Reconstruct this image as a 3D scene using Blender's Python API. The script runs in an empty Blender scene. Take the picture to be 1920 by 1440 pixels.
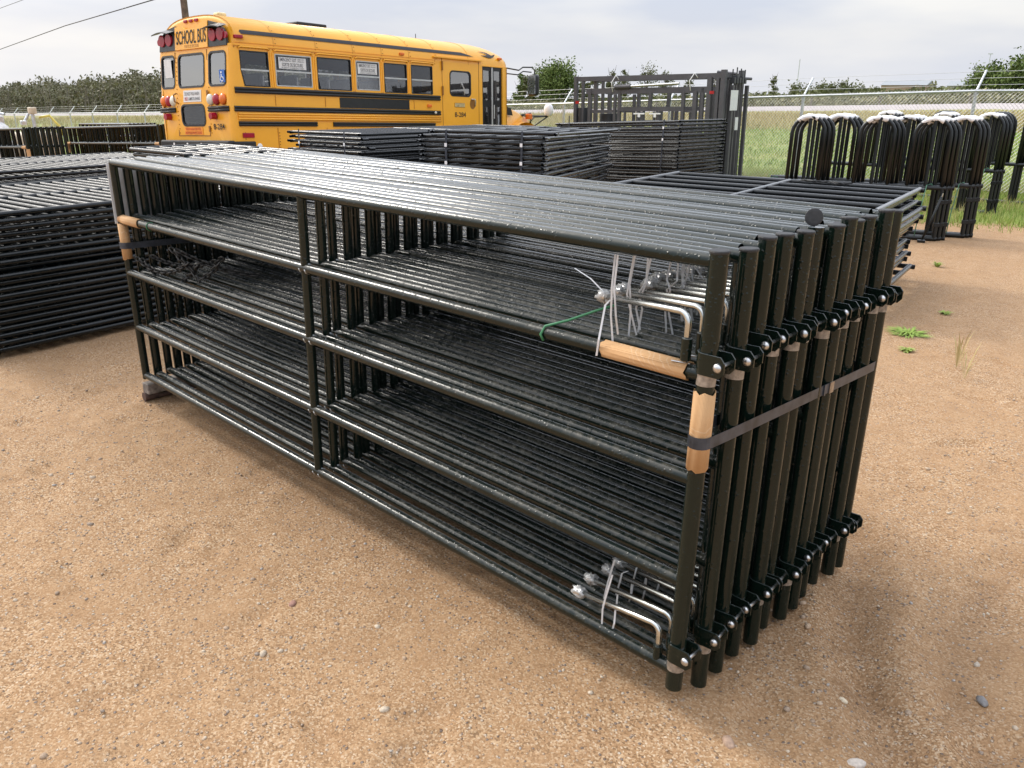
import bpy, bmesh, math, random
import numpy as np
from mathutils import Vector, Matrix
from mathutils.geometry import tessellate_polygon
random.seed(7); RNG = np.random.default_rng(7)
sc = bpy.context.scene
COL = sc.collection
PI = math.pi
# ------------------------------------------------------------------ camera
CAM = Vector((1.031, -1.772, 1.750)); YAW, PITCH, ROLL = 0.76768, 0.34444, 0.009627
fw = Vector((-math.sin(YAW)*math.cos(PITCH), math.cos(YAW)*math.cos(PITCH), -math.sin(PITCH)))
rt = Vector((math.cos(YAW), math.sin(YAW), 0)); up = rt.cross(fw)
r2 = rt*math.cos(ROLL)+up*math.sin(ROLL); u2 = -rt*math.sin(ROLL)+up*math.cos(ROLL)
cd = bpy.data.cameras.new('camera'); cam = bpy.data.objects.new('camera', cd); COL.objects.link(cam)
cam.matrix_world = Matrix(((r2.x, u2.x, -fw.x, CAM.x), (r2.y, u2.y, -fw.y, CAM.y), (r2.z, u2.z, -fw.z, CAM.z), (0, 0, 0, 1)))
cd.sensor_fit = 'HORIZONTAL'; cd.sensor_width = 36; cd.lens = 1532.6/1920*36; cd.clip_start = .05; cd.clip_end = 3000
sc.camera = cam
# ------------------------------------------------------------------ sky and sun
SUN_EL, SUN_AZ = math.radians(38), math.radians(98)      # azimuth counted from +Y towards -X
sdir = Vector((-math.sin(SUN_AZ)*math.cos(SUN_EL), math.cos(SUN_AZ)*math.cos(SUN_EL), math.sin(SUN_EL)))
w = bpy.data.worlds.new('World'); sc.world = w; w.use_nodes = True
nt = w.node_tree; N = nt.nodes; L = nt.links; N.clear()
out = N.new('ShaderNodeOutputWorld'); bg = N.new('ShaderNodeBackground'); L.new(bg.outputs[0], out.inputs[0])
sky = N.new('ShaderNodeTexSky'); sky.sky_type = 'NISHITA'; sky.sun_disc = False
sky.sun_elevation = SUN_EL; sky.sun_rotation = -SUN_AZ; sky.air_density = 1.6; sky.dust_density = 3.0
tc = N.new('ShaderNodeTexCoord'); mp = N.new('ShaderNodeMapping'); L.new(tc.outputs['Generated'], mp.inputs[0])
mp.inputs['Scale'].default_value = (1.0, 1.0, 4.5)
nz = N.new('ShaderNodeTexNoise'); L.new(mp.outputs[0], nz.inputs['Vector'])
nz.inputs['Scale'].default_value = 2.1; nz.inputs['Detail'].default_value = 5; nz.inputs['Roughness'].default_value = .5
cr = N.new('ShaderNodeValToRGB'); L.new(nz.outputs['Fac'], cr.inputs[0])
cr.color_ramp.elements[0].position = .42; cr.color_ramp.elements[0].color = (.60, .655, .785, 1)
cr.color_ramp.elements[1].position = .63; cr.color_ramp.elements[1].color = (.90, .895, .89, 1)
dp = N.new('ShaderNodeVectorMath'); dp.operation = 'DOT_PRODUCT'; L.new(tc.outputs['Generated'], dp.inputs[0]); dp.inputs[1].default_value = sdir
mr = N.new('ShaderNodeMapRange'); L.new(dp.outputs['Value'], mr.inputs[0])
mr.inputs[1].default_value = .45; mr.inputs[2].default_value = 1.0; mr.inputs[3].default_value = 0; mr.inputs[4].default_value = 1.0
pw_ = N.new('ShaderNodeMath'); pw_.operation = 'POWER'; L.new(mr.outputs[0], pw_.inputs[0]); pw_.inputs[1].default_value = 4.0
ml_ = N.new('ShaderNodeMath'); ml_.operation = 'MULTIPLY'; L.new(pw_.outputs[0], ml_.inputs[0]); ml_.inputs[1].default_value = 1.3
glow = N.new('ShaderNodeMix'); glow.data_type = 'RGBA'; glow.blend_type = 'ADD'; L.new(ml_.outputs[0], glow.inputs[0]); glow.clamp_factor = False
L.new(cr.outputs[0], glow.inputs[6]); glow.inputs[7].default_value = (1.0, .93, .82, 1)
sm = N.new('ShaderNodeMix'); sm.data_type = 'RGBA'; sm.blend_type = 'MULTIPLY'; sm.inputs[0].default_value = 1
L.new(sky.outputs[0], sm.inputs[6]); sm.inputs[7].default_value = (.1, .1, .1, 1)
mx = N.new('ShaderNodeMix'); mx.data_type = 'RGBA'; mx.inputs[0].default_value = .88
L.new(sm.outputs[2], mx.inputs[6]); L.new(glow.outputs[2], mx.inputs[7])
# an overcast sky brightens towards the zenith
sz_ = N.new('ShaderNodeSeparateXYZ'); L.new(tc.outputs['Generated'], sz_.inputs[0]); mz_ = N.new('ShaderNodeMapRange'); L.new(sz_.outputs['Z'], mz_.inputs[0])
mz_.inputs[1].default_value = .06; mz_.inputs[2].default_value = 1.0; mz_.inputs[3].default_value = .80; mz_.inputs[4].default_value = 2.1
hz_ = N.new('ShaderNodeMapRange'); hz_.interpolation_type = 'SMOOTHSTEP'; L.new(sz_.outputs['Z'], hz_.inputs[0]); hz_.inputs[1].default_value = .0; hz_.inputs[2].default_value = .13; hz_.inputs[3].default_value = .4; hz_.inputs[4].default_value = 0
hx_ = N.new('ShaderNodeMix'); hx_.data_type = 'RGBA'; L.new(hz_.outputs[0], hx_.inputs[0]); L.new(mx.outputs[2], hx_.inputs[6]); hx_.inputs[7].default_value = (.93, .915, .905, 1)
L.new(hx_.outputs[2], bg.inputs[0]); L.new(mz_.outputs[0], bg.inputs[1])
sd = bpy.data.lights.new('sun', 'SUN'); sd.energy = 1.5; sd.angle = math.radians(13); sd.color = (1, .95, .87)
so = bpy.data.objects.new('sun', sd); COL.objects.link(so); so.rotation_euler = sdir.to_track_quat('Z', 'Y').to_euler()
vs = sc.view_settings; vs.view_transform = 'Standard'; vs.look = 'None'; vs.exposure = .42; vs.gamma = 1; vs.use_curve_mapping = False
# ------------------------------------------------------------------ helpers
WM = {}; FR = Matrix.Identity(4); TUBES = {}
def setp(o, m, parent=None):
    COL.objects.link(o)
    if parent is not None:
        o.parent = parent; o.matrix_parent_inverse = WM[parent.name].inverted()
    o.matrix_basis = m; WM[o.name] = m.copy()
    return o
def tag(o, label, cat=None, group=None, kind=None):
    if label: o['label'] = label
    if cat: o['category'] = cat
    if group: o['group'] = group
    if kind: o['kind'] = kind
    return o
def thing(name, label, cat, loc=(0, 0, 0), group=None, kind=None, m=None):
    o = bpy.data.objects.new(name, None); o.empty_display_size = .1
    setp(o, m if m is not None else FR @ Matrix.Translation(Vector(loc)))
    return tag(o, label, cat, group, kind)
def zrot(d):
    return Vector(d).normalized().to_track_quat('Z', 'Y').to_matrix().to_4x4()
def cyl_mesh(r0, r1, Ln, seg, cap):
    k = (round(r0, 4), round(r1, 4), round(Ln, 3), seg, cap)
    if k in TUBES: return TUBES[k]
    V = []; F = []
    for z, r in ((0, r0), (Ln, r1)):
        for i in range(seg):
            a = 2*PI*i/seg; V.append((r*math.cos(a), r*math.sin(a), z))
    for i in range(seg):
        j = (i+1) % seg; F.append((i, j, seg+j, seg+i))
    ns = seg
    if cap:
        for s_, z, r in ((0, 0, r0), (1, Ln, r1)):
            b = len(V)
            for i in range(seg):
                a = 2*PI*i/seg; V.append((r*math.cos(a), r*math.sin(a), z))
            F.append(tuple(range(b, b+seg)) if s_ else tuple(range(b+seg-1, b-1, -1)))
    me = bpy.data.meshes.new('tube'); me.from_pydata(V, [], F)
    for i, pl in enumerate(me.polygons): pl.use_smooth = i < ns
    TUBES[k] = me
    return me
def tube(name, p0, p1, r, mat, parent=None, seg=12, cap=False, r1=None):
    p0 = Vector(p0); p1 = Vector(p1); d = p1-p0
    Ln = round(d.length, 3)
    me = cyl_mesh(r, r if r1 is None else r1, Ln, seg, cap)
    if not me.materials: me.materials.append(mat)
    elif me.materials[0] != mat:
        k = (id(me), mat.name)
        if k not in TUBES:
            c = me.copy(); c.materials[0] = mat; TUBES[k] = c
        me = TUBES[k]
    o = bpy.data.objects.new(name, me)
    return setp(o, FR @ Matrix.Translation(p0) @ zrot(d), parent)
def mobj(name, V, F, mat, parent=None, smooth=False, m=None):
    me = bpy.data.meshes.new(name)
    c = Vector((0, 0, 0))
    if m is None:
        A = np.array([tuple(v) for v in V]); lo = A.min(0); hi = A.max(0); c = Vector(((lo[0]+hi[0])/2, (lo[1]+hi[1])/2, lo[2]))
        V = [(v[0]-c.x, v[1]-c.y, v[2]-c.z) for v in V]
        m = FR @ Matrix.Translation(c)
    me.from_pydata([tuple(v) for v in V], [], F)
    if smooth:
        for p_ in me.polygons: p_.use_smooth = True
    if isinstance(mat, (list, tuple)):
        for q in mat: me.materials.append(q)
    else: me.materials.append(mat)
    o = bpy.data.objects.new(name, me)
    return setp(o, m, parent)
def bm_obj(name, bm, mat, parent=None, m=None, smooth=False):
    me = bpy.data.meshes.new(name); bm.to_mesh(me); bm.free(); me.materials.append(mat)
    if smooth:
        for p_ in me.polygons: p_.use_smooth = True
    return setp(bpy.data.objects.new(name, me), FR @ (m if m is not None else Matrix.Identity(4)), parent)
def share(name, me, m, parent):
    return setp(bpy.data.objects.new(name, me), m, parent)
BOXF = [(0, 3, 2, 1), (4, 5, 6, 7), (0, 1, 5, 4), (1, 2, 6, 5), (2, 3, 7, 6), (3, 0, 4, 7)]
def boxv(a, b):
    x0, y0, z0 = a; x1, y1, z1 = b
    return [(x0, y0, z0), (x1, y0, z0), (x1, y1, z0), (x0, y1, z0), (x0, y0, z1), (x1, y0, z1), (x1, y1, z1), (x0, y1, z1)]
def box(name, a, b, mat, parent=None, bev=0, seg=2):
    a = [min(p, q) for p, q in zip(a, b)] if True else a, [max(p, q) for p, q in zip(a, b)]
    a, b = a
    if not bev: return mobj(name, boxv(a, b), BOXF, mat, parent)
    c = Vector(((a[0]+b[0])/2, (a[1]+b[1])/2, a[2]))
    bm = bmesh.new(); vs_ = [bm.verts.new(Vector(v)-c) for v in boxv(a, b)]
    for f in BOXF: bm.faces.new([vs_[i] for i in f])
    bmesh.ops.bevel(bm, geom=bm.edges[:], offset=bev, segments=seg, affect='EDGES', profile=.5)
    return bm_obj(name, bm, mat, parent, Matrix.Translation(c), smooth=False)
def bar(name, p0, p1, wx, wy, mat, parent=None, upv=(0, 0, 1)):
    """rectangular section bar from p0 to p1; wy measured along upv"""
    p0 = Vector(p0); p1 = Vector(p1); d = (p1-p0).normalized(); u = Vector(upv)
    if abs(d.dot(u)) > .95: u = Vector((1, 0, 0))
    s_ = d.cross(u).normalized(); u = s_.cross(d)
    V = []
    for p_ in (p0, p1):
        for a_, b_ in ((-1, -1), (1, -1), (1, 1), (-1, 1)): V.append(p_+s_*(a_*wx/2)+u*(b_*wy/2))
    return mobj(name, V, [(3, 2, 1, 0), (4, 5, 6, 7), (0, 1, 5, 4), (1, 2, 6, 5), (2, 3, 7, 6), (3, 0, 4, 7)], mat, parent)
def sweep_vf(P, r, seg=8, closed=False, caps=True):
    P = [Vector(p_) for p_ in P]; n = len(P); V = []; F = []
    def tan(i):
        if closed: return (P[(i+1) % n]-P[i-1]).normalized()
        return (P[min(i+1, n-1)]-P[max(i-1, 0)]).normalized()
    t = tan(0); u = Vector((0, 0, 1)) if abs(t.z) < .9 else Vector((1, 0, 0))
    for i in range(n):
        t = tan(i); u = (u-t*u.dot(t)).normalized(); v = t.cross(u)
        rr = r[i] if isinstance(r, (list, tuple)) else r
        for k in range(seg):
            a = 2*PI*k/seg; V.append(P[i]+u*(rr*math.cos(a))+v*(rr*math.sin(a)))
    for i in range(n if closed else n-1):
        j = (i+1) % n
        for k in range(seg):
            l = (k+1) % seg; F.append((i*seg+k, i*seg+l, j*seg+l, j*seg+k))
    if caps and not closed:
        F.append(tuple(range(seg-1, -1, -1))); F.append(tuple(range((n-1)*seg, n*seg)))
    return V, F
def sweep(name, P, r, mat, parent=None, seg=8, closed=False):
    V, F = sweep_vf(P, r, seg, closed)
    return mobj(name, V, F, mat, parent, smooth=True)
def ribbon(name, P, Nrm, width, th, mat, parent=None, wdir=(0, 0, 1)):
    """flat band along P, outward normals Nrm, width along wdir"""
    V = []; F = []; wd = Vector(wdir)*(width/2); n = len(P)
    for p_, q in zip(P, Nrm):
        p_ = Vector(p_); q = Vector(q)*th
        V += [p_-wd, p_+wd, p_+wd+q, p_-wd+q]
    for i in range(n-1):
        for k in range(4):
            l = (k+1) % 4; F.append((i*4+k, i*4+l, i*4+4+l, i*4+4+k))
    F += [(3, 2, 1, 0), tuple((n-1)*4+k for k in range(4))]
    return mobj(name, V, F, mat, parent)
def plate(name, outer, holes, fn, th, mat, parent=None):
    """2-D outline with holes, mapped by fn(u, v, d) with depth d from 0 to th"""
    loops = [outer]+list(holes)
    tri = tessellate_polygon([[Vector((x, y, 0)) for x, y in l] for l in loops])
    pts = [p_ for l in loops for p_ in l]; n = len(pts)
    V = [fn(x, y, 0) for x, y in pts]+[fn(x, y, th) for x, y in pts]
    F = []
    for t in tri:
        a, b, c = t
        ax, ay = pts[a]; bx_, by_ = pts[b]; cx, cy = pts[c]
        if (bx_-ax)*(cy-ay)-(by_-ay)*(cx-ax) < 0: t = (a, c, b)
        F.append(tuple(t)); F.append(tuple(n+i for i in reversed(t)))
    s_ = 0
    for l in loops:
        m_ = len(l)
        for i in range(m_):
            j = (i+1) % m_; F.append((s_+i, s_+j, n+s_+j, n+s_+i))
        s_ += m_
    return mobj(name, V, F, mat, parent)
def rrect(x0, y0, x1, y1, r, seg=5):
    P = []
    for cx, cy, a0 in ((x1-r, y1-r, 0), (x0+r, y1-r, 90), (x0+r, y0+r, 180), (x1-r, y0+r, 270)):
        for i in range(seg+1):
            a = math.radians(a0+90*i/seg); P.append((cx+r*math.cos(a), cy+r*math.sin(a)))
    return P
def ball(name, c, r, mat, parent=None, scale=(1, 1, 1), seg=14, rings=8, lump=0):
    bm = bmesh.new(); bmesh.ops.create_uvsphere(bm, u_segments=seg, v_segments=rings, radius=r)
    for v in bm.verts:
        k = 1+random.uniform(-lump, lump)
        v.co = Vector((v.co.x*scale[0]*k, v.co.y*scale[1]*k, v.co.z*scale[2]*k))
    return bm_obj(name, bm, mat, parent, Matrix.Translation(Vector(c)), smooth=True)
def text(name, s, h, org, xd, yd, mat, parent=None, width=None, bold=0):
    cu = bpy.data.curves.new('txt', 'FONT'); cu.body = s; cu.size = 1; cu.align_x = 'LEFT'; cu.offset = bold
    o = bpy.data.objects.new('txt', cu); COL.objects.link(o)
    dg = bpy.context.evaluated_depsgraph_get(); me = bpy.data.meshes.new_from_object(o.evaluated_get(dg))
    bpy.data.objects.remove(o); bpy.data.curves.remove(cu)
    A = np.array([v.co[:] for v in me.vertices]); lo = A.min(0); hi = A.max(0)
    sy = h/(hi[1]-lo[1]); sx = sy if width is None else width/(hi[0]-lo[0])
    xd = Vector(xd).normalized(); yd = Vector(yd).normalized(); zd = xd.cross(yd)
    for v in me.vertices: v.co = Vector(((v.co.x-lo[0])*sx, (v.co.y-lo[1])*sy, 0))
    me.materials.clear(); me.materials.append(mat); me.name = name
    m = Matrix(((xd.x, yd.x, zd.x, org[0]), (xd.y, yd.y, zd.y, org[1]), (xd.z, yd.z, zd.z, org[2]), (0, 0, 0, 1)))
    return setp(bpy.data.objects.new(name, me), FR @ m, parent)
def big_mesh(name, V, Q, mat, kind=None, parent=None, label=None, cat=None):
    V = np.asarray(V, np.float32); Q = np.asarray(Q, np.int32); k = Q.shape[1]
    me = bpy.data.meshes.new(name); me.vertices.add(len(V)); me.vertices.foreach_set('co', V.ravel())
    me.loops.add(Q.size); me.loops.foreach_set('vertex_index', Q.ravel())
    me.polygons.add(len(Q)); me.polygons.foreach_set('loop_start', np.arange(0, Q.size, k, dtype=np.int32))
    me.update(calc_edges=True); me.materials.append(mat)
    o = setp(bpy.data.objects.new(name, me), Matrix.Identity(4), parent)
    return tag(o, label, cat, None, kind)
ORD = ['first', 'second', 'third', 'fourth', 'fifth', 'sixth', 'seventh', 'eighth', 'ninth', 'tenth', 'eleventh', 'twelfth', 'thirteenth', 'fourteenth', 'fifteenth', 'sixteenth', 'seventeenth', 'eighteenth', 'nineteenth', 'twentieth']+['twenty-'+s_ for s_ in ('first', 'second', 'third', 'fourth', 'fifth', 'sixth', 'seventh', 'eighth', 'ninth')]+['thirtieth']
# ------------------------------------------------------------------ materials
def mat_new(name):
    m = bpy.data.materials.new(name); m.use_nodes = True
    return m, m.node_tree.nodes, m.node_tree.links, m.node_tree.nodes['Principled BSDF']
def noise(N, L, vec, scale, detail=3, rough=.55):
    n = N.new('ShaderNodeTexNoise'); n.inputs['Scale'].default_value = scale; n.inputs['Detail'].default_value = detail; n.inputs['Roughness'].default_value = rough
    if vec is not None: L.new(vec, n.inputs['Vector'])
    return n
def ramp(N, L, fac, *stops):
    r = N.new('ShaderNodeValToRGB'); L.new(fac, r.inputs[0]); e = r.color_ramp.elements
    while len(e) < len(stops): e.new(.5)
    for el, (p_, c) in zip(e, stops):
        el.position = p_; el.color = (c, c, c, 1) if not isinstance(c, tuple) else c+(1,)
    return r
def mixc(N, L, fac, a, b, mode='MIX'):
    m = N.new('ShaderNodeMix'); m.data_type = 'RGBA'; m.blend_type = mode
    for s_, v in ((0, fac), (6, a), (7, b)):
        if hasattr(v, 'links'): L.new(v, m.inputs[s_])
        else: m.inputs[s_].default_value = v if s_ == 0 else tuple(v)+(1,)
    return m.outputs[2]
def coords(N, L, rnd=True, kind='Object'):
    t = N.new('ShaderNodeTexCoord')
    if not rnd: return t.outputs[kind]
    oi = N.new('ShaderNodeObjectInfo'); ml = N.new('ShaderNodeMath'); ml.operation = 'MULTIPLY'; ml.inputs[1].default_value = 61.7
    L.new(oi.outputs['Random'], ml.inputs[0]); ad = N.new('ShaderNodeVectorMath'); ad.operation = 'ADD'
    L.new(t.outputs[kind], ad.inputs[0]); L.new(ml.outputs[0], ad.inputs[1])
    return ad.outputs[0]
def bump(N, L, b, h, strength, dist):
    bp = N.new('ShaderNodeBump'); bp.inputs['Strength'].default_value = strength; bp.inputs['Distance'].default_value = dist
    L.new(h, bp.inputs['Height']); L.new(bp.outputs[0], b.inputs['Normal'])
    return bp
def plain(name, col, rough=.5, metal=0, var=.15, scale=8, bmp=0, spec=.5):
    m, N, L, b = mat_new(name); v = coords(N, L)
    n = noise(N, L, v, scale, 4); d = tuple(c*(1-var*1.6) for c in col); e = tuple(min(1, c*(1+var)) for c in col)
    r = ramp(N, L, n.outputs['Fac'], (.3, d), (.7, e)); L.new(r.outputs[0], b.inputs['Base Color'])
    b.inputs['Roughness'].default_value = rough; b.inputs['Metallic'].default_value = metal; b.inputs['Specular IOR Level'].default_value = spec
    if bmp: bump(N, L, b, n.outputs['Fac'], .4, bmp)
    return m
def wet_paint(name, col, dust=(.16, .14, .11), dustamt=.12, rough=.14, drops=.7, dew=.6):
    """glossy tube enamel, rain beads and a thin dust film"""
    m, N, L, b = mat_new(name); v = coords(N, L)
    n = noise(N, L, v, 5, 5, .6); n2 = noise(N, L, v, 42, 3)
    g = N.new('ShaderNodeNewGeometry'); sx = N.new('ShaderNodeSeparateXYZ'); L.new(g.outputs['Normal'], sx.inputs[0])
    upr = ramp(N, L, sx.outputs['Z'], (.1, 0.0), (.9, 1.0))
    md = N.new('ShaderNodeMath'); md.operation = 'MULTIPLY'; L.new(n.outputs['Fac'], md.inputs[0]); L.new(n2.outputs['Fac'], md.inputs[1])
    dr = ramp(N, L, md.outputs[0], (.2, 0.0), (.42, 1.0)); m2 = N.new('ShaderNodeMath'); m2.operation = 'MULTIPLY'
    L.new(dr.outputs[0], m2.inputs[0]); L.new(upr.outputs[0], m2.inputs[1])
    m3 = N.new('ShaderNodeMath'); m3.operation = 'MULTIPLY'; L.new(m2.outputs[0], m3.inputs[0]); m3.inputs[1].default_value = dustamt
    L.new(mixc(N, L, m3.outputs[0], col, dust), b.inputs['Base Color'])
    rr = N.new('ShaderNodeMapRange'); L.new(m2.outputs[0], rr.inputs[0]); rr.inputs[3].default_value = rough; rr.inputs[4].default_value = rough+.22
    L.new(rr.outputs[0], b.inputs['Roughness'])
    vo = N.new('ShaderNodeTexVoronoi'); L.new(v, vo.inputs['Vector']); vo.inputs['Scale'].default_value = 78
    dd = ramp(N, L, vo.outputs['Distance'], (.12, 1.0), (.34, 0.0)); m4 = N.new('ShaderNodeMath'); m4.operation = 'MULTIPLY'
    msk = ramp(N, L, n2.outputs['Fac'], (.42, 0.0), (.55, 1.0)); L.new(dd.outputs[0], m4.inputs[0]); L.new(msk.outputs[0], m4.inputs[1])
    bump(N, L, b, m4.outputs[0], .8*drops, .0018)
    b.inputs['Specular IOR Level'].default_value = .42
    shm = N.new('ShaderNodeMath'); shm.operation = 'MULTIPLY'; L.new(upr.outputs[0], shm.inputs[0]); shm.inputs[1].default_value = dew; L.new(shm.outputs[0], b.inputs['Sheen Weight']); b.inputs['Sheen Roughness'].default_value = .35; b.inputs['Sheen Tint'].default_value = (.86, .92, 1, 1)
    return m
GREEN = wet_paint('gate_enamel', (.0045, .0105, .0075))
GREEND = wet_paint('gate_enamel_dusty', (.005, .010, .0075), dust=(.15, .135, .105), dustamt=.5, rough=.14, dew=.25)
DARKP = wet_paint('dark_pile_enamel', (.0045, .007, .008), dustamt=.05, rough=.17, dew=.0, drops=.5)
BLACK = wet_paint('panel_enamel', (.007, .0085, .009), rough=.22, drops=.35, dustamt=.05, dew=.35)
FLATG = wet_paint('wet_flat_gate_enamel', (.012, .014, .015), rough=.16)
ARCHM = wet_paint('arch_enamel', (.006, .008, .0085), rough=.3, drops=.4)
CAPM = plain('rubber_cap', (.022, .022, .023), .55, bmp=.002, var=.3, scale=60)
BOLTM = plain('bolt_steel', (.62, .62, .62), .32, 1, .1, 40)
RODM = plain('zinc_rod', (.63, .65, .63), .24, 1, .12, 30)
BAREM = plain('bare_weld_band', (.34, .29, .24), .5, .5, .3, 60, .001)
TIEM = plain('white_nylon', (.78, .78, .78), .45)
GREENT = plain('green_twine', (.05, .22, .1), .5)
STRAPM = plain('strap_steel', (.06, .07, .09), .36, .4, .35, 18, .0006)
CRIMP = plain('crimp_steel', (.42, .36, .3), .35, .8, .3, 30)
WOODM = plain('weathered_wood', (.2, .17, .145), .85, 0, .4, 30, .003)
RUSTM = plain('rusty_pipe', (.085, .05, .04), .7, 0, .4, 30, .002)
WHITEM = plain('white_plastic', (.9, .9, .9), .4, 0, .05, 20, .004)
PAPER = plain('white_paper', (.72, .72, .71), .8, 0, .05)
INK = plain('black_ink', (.02, .02, .02), .7)
CHAINM = plain('chain_steel', (.018, .018, .018), .35, .3, .3, 50)
GALV = plain('galvanised', (.56, .58, .6), .42, .75, .12, 12)
WIREM = plain('galvanised_wire', (.5, .5, .5), .45, .5, .05)
def wrap_mat():
    m, N, L, b = mat_new('clear_wrap'); b.inputs['Base Color'].default_value = (.75, .75, .73, 1); b.inputs['Roughness'].default_value = .1
    b.inputs['Transmission Weight'].default_value = .5; v = coords(N, L); n = noise(N, L, v, 90, 3); bump(N, L, b, n.outputs['Fac'], 1, .004)
    return m
WRAP = wrap_mat()
def card_mat():
    m, N, L, b = mat_new('cardboard'); v = coords(N, L); n = noise(N, L, v, 9, 2, .4)
    wv = N.new('ShaderNodeTexWave'); wv.wave_type = 'RINGS'; L.new(v, wv.inputs['Vector']); wv.inputs['Scale'].default_value = 22; wv.inputs['Distortion'].default_value = 9; wv.inputs['Detail'].default_value = 1.5; wv.inputs['Detail Scale'].default_value = 1.2
    ln = ramp(N, L, wv.outputs['Fac'], (.88, 0.0), (.96, .22)); msk = ramp(N, L, n.outputs['Fac'], (.5, 0.0), (.56, 1.0))
    mm = N.new('ShaderNodeMath'); mm.operation = 'MULTIPLY'; L.new(ln.outputs[0], mm.inputs[0]); L.new(msk.outputs[0], mm.inputs[1])
    n3 = noise(N, L, v, 6, 3); tear = ramp(N, L, n3.outputs['Fac'], (.6, 0.0), (.62, 1.0))
    c = mixc(N, L, tear.outputs[0], (.56, .33, .155), (.33, .17, .07)); c = mixc(N, L, mm.outputs[0], c, (.75, .66, .5))
    L.new(c, b.inputs['Base Color']); b.inputs['Roughness'].default_value = .8
    w2 = N.new('ShaderNodeTexWave'); L.new(v, w2.inputs['Vector']); w2.bands_direction = 'X'; w2.inputs['Scale'].default_value = 90; cr_ = noise(N, L, v, 28, 5, .7); ad_ = N.new('ShaderNodeMath'); ad_.operation = 'MULTIPLY_ADD'; L.new(cr_.outputs['Fac'], ad_.inputs[0]); ad_.inputs[1].default_value = 2.2; L.new(w2.outputs['Fac'], ad_.inputs[2]); bump(N, L, b, ad_.outputs[0], .5, .002)
    return m
CARD = card_mat()
# ------------------------------------------------------------------ terrain
KX0, KZ0 = [-700, -60, -38, -20, -14, -7.6, -5.4, 300], [-17, -1.75, -1.15, -.62, -.36, -.09, 0, 0]
KX1, KZ1 = [-700, -177, -52.6, -30.4, -20.9, -14.3, 300], [-17, -4.0, -.44, .17, .44, .63, .9]
KX2, KZ2 = [-700, -205, -61, -35.5, -24.5, -17, 300], [-17, -4.0, -.18, .63, .96, 1.2, 1.6]
_w = [(RNG.uniform(0, 2*PI), RNG.uniform(0, 2*PI), RNG.uniform(.75, 1.4)) for _ in range(48)]
def fnoise(x, y, wl, k0, n=8):
    s_ = 0
    for a, ph, f in _w[k0:k0+n]: s_ = s_+np.sin((x*math.cos(a)+y*math.sin(a))*2*PI*f/wl+ph)
    return s_/n
TRK = [(-.05, 1.45), (.13, 1.0), (.27, .7), (.41, .5), (.62, .22), (.9, -.1)]
TRK2 = [(.55, 1.9), (.5, 1.3), (.52, .9), (.66, .55), (.9, .3)]
TRK3 = [(-1.3, 8.2), (-.6, 6.3), (-.1, 4.6), (.5, 3.0)]
TRK4 = [(-4.9, -.1), (-4.1, -.35), (-3.2, -.75), (-2.3, -1.25), (-1.6, -1.9)]
TRK5 = [(-4.6, -.7), (-3.8, -1.05), (-2.9, -1.6)]
def pdist(x, y, P):
    best = np.full(np.shape(x), 1e9)
    for (ax, ay), (bx, by) in zip(P, P[1:]):
        dx, dy = bx-ax, by-ay; t = np.clip(((x-ax)*dx+(y-ay)*dy)/(dx*dx+dy*dy), 0, 1)
        best = np.minimum(best, np.hypot(x-ax-t*dx, y-ay-t*dy))
    return best
def base_h(x, y):
    z0 = np.interp(x, KX0, KZ0); z1 = np.interp(x, KX1, KZ1); z2 = np.interp(x, KX2, KZ2)
    t = np.clip((y-16)/42, 0, 1); t = t*t*(3-2*t); u = np.clip((y-59)/11, 0, 1)
    return z0*(1-t)+z1*t*(1-u)+z2*u
_d = [(RNG.uniform(-4.6, 1.4), RNG.uniform(-1.9, 4.5), RNG.uniform(0, PI), RNG.uniform(.006, .016), RNG.uniform(.6, 1.3)) for _ in range(230)]
def dents(x, y):
    """boot marks and scuffs: shallow ovals with a raised rim"""
    z = np.zeros_like(x)
    for cx, cy, a, d, s_ in _d:
        k = (np.abs(x-cx) < .4) & (np.abs(y-cy) < .4)
        if not k.any(): continue
        u = ((x[k]-cx)*math.cos(a)+(y[k]-cy)*math.sin(a))/(.13*s_); v = (-(x[k]-cx)*math.sin(a)+(y[k]-cy)*math.cos(a))/(.05*s_); r = np.hypot(u, v)
        z[k] += -d*np.exp(-r**4)+d*.55*np.exp(-((r-1.25)/.3)**2)
    return z
def gh(x, y, fine=True):
    x = np.asarray(x, float); y = np.asarray(y, float); z = base_h(x, y)
    if fine:
        k = np.exp(-np.maximum(0, np.hypot(x+2, y-2)-8)/6)
        z = z+k*(.012*fnoise(x, y, 1.9, 0)+.008*fnoise(x, y, .55, 8)+.009*fnoise(x, y, .19, 16, 12))
        for P, d, wd in ((TRK, .034, .08), (TRK2, .016, .1), (TRK3, .008, .13), (TRK4, .005, .1), (TRK5, .005, .1)):
            q = pdist(x+.02*fnoise(x, y, .4, 24), y+.02*fnoise(x, y, .4, 30), P)
            z = z-d*np.exp(-(q/wd)**2)+d*.45*np.exp(-((q-1.9*wd)/(.6*wd))**2)
        z = z-.02*np.exp(-(np.clip(np.hypot((x+1.8)/2.2, (y-.55)/.9), 0, 9))**4)
    if fine: z = z+dents(x, y)
    return z
def ghs(x, y): return float(gh(np.array([x]), np.array([y]))[0])
def axis(lo, a, b, hi, st, gr=1.22):
    L_ = list(np.arange(a, b, st)); s_ = st; v = b
    while v < hi: L_.append(v); s_ = min(s_*gr, 30); v += s_
    L_.append(hi); s_ = st; v = a-st
    while v > lo: L_.insert(0, v); s_ = min(s_*gr, 30); v -= s_
    L_.insert(0, lo); return np.array(L_)
gx = axis(-680, -6.2, 2.2, 200, .034); gy = axis(-60, -1.9, 6.2, 650, .034)
GX, GY = np.meshgrid(gx, gy); GZ = gh(GX, GY)
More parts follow.
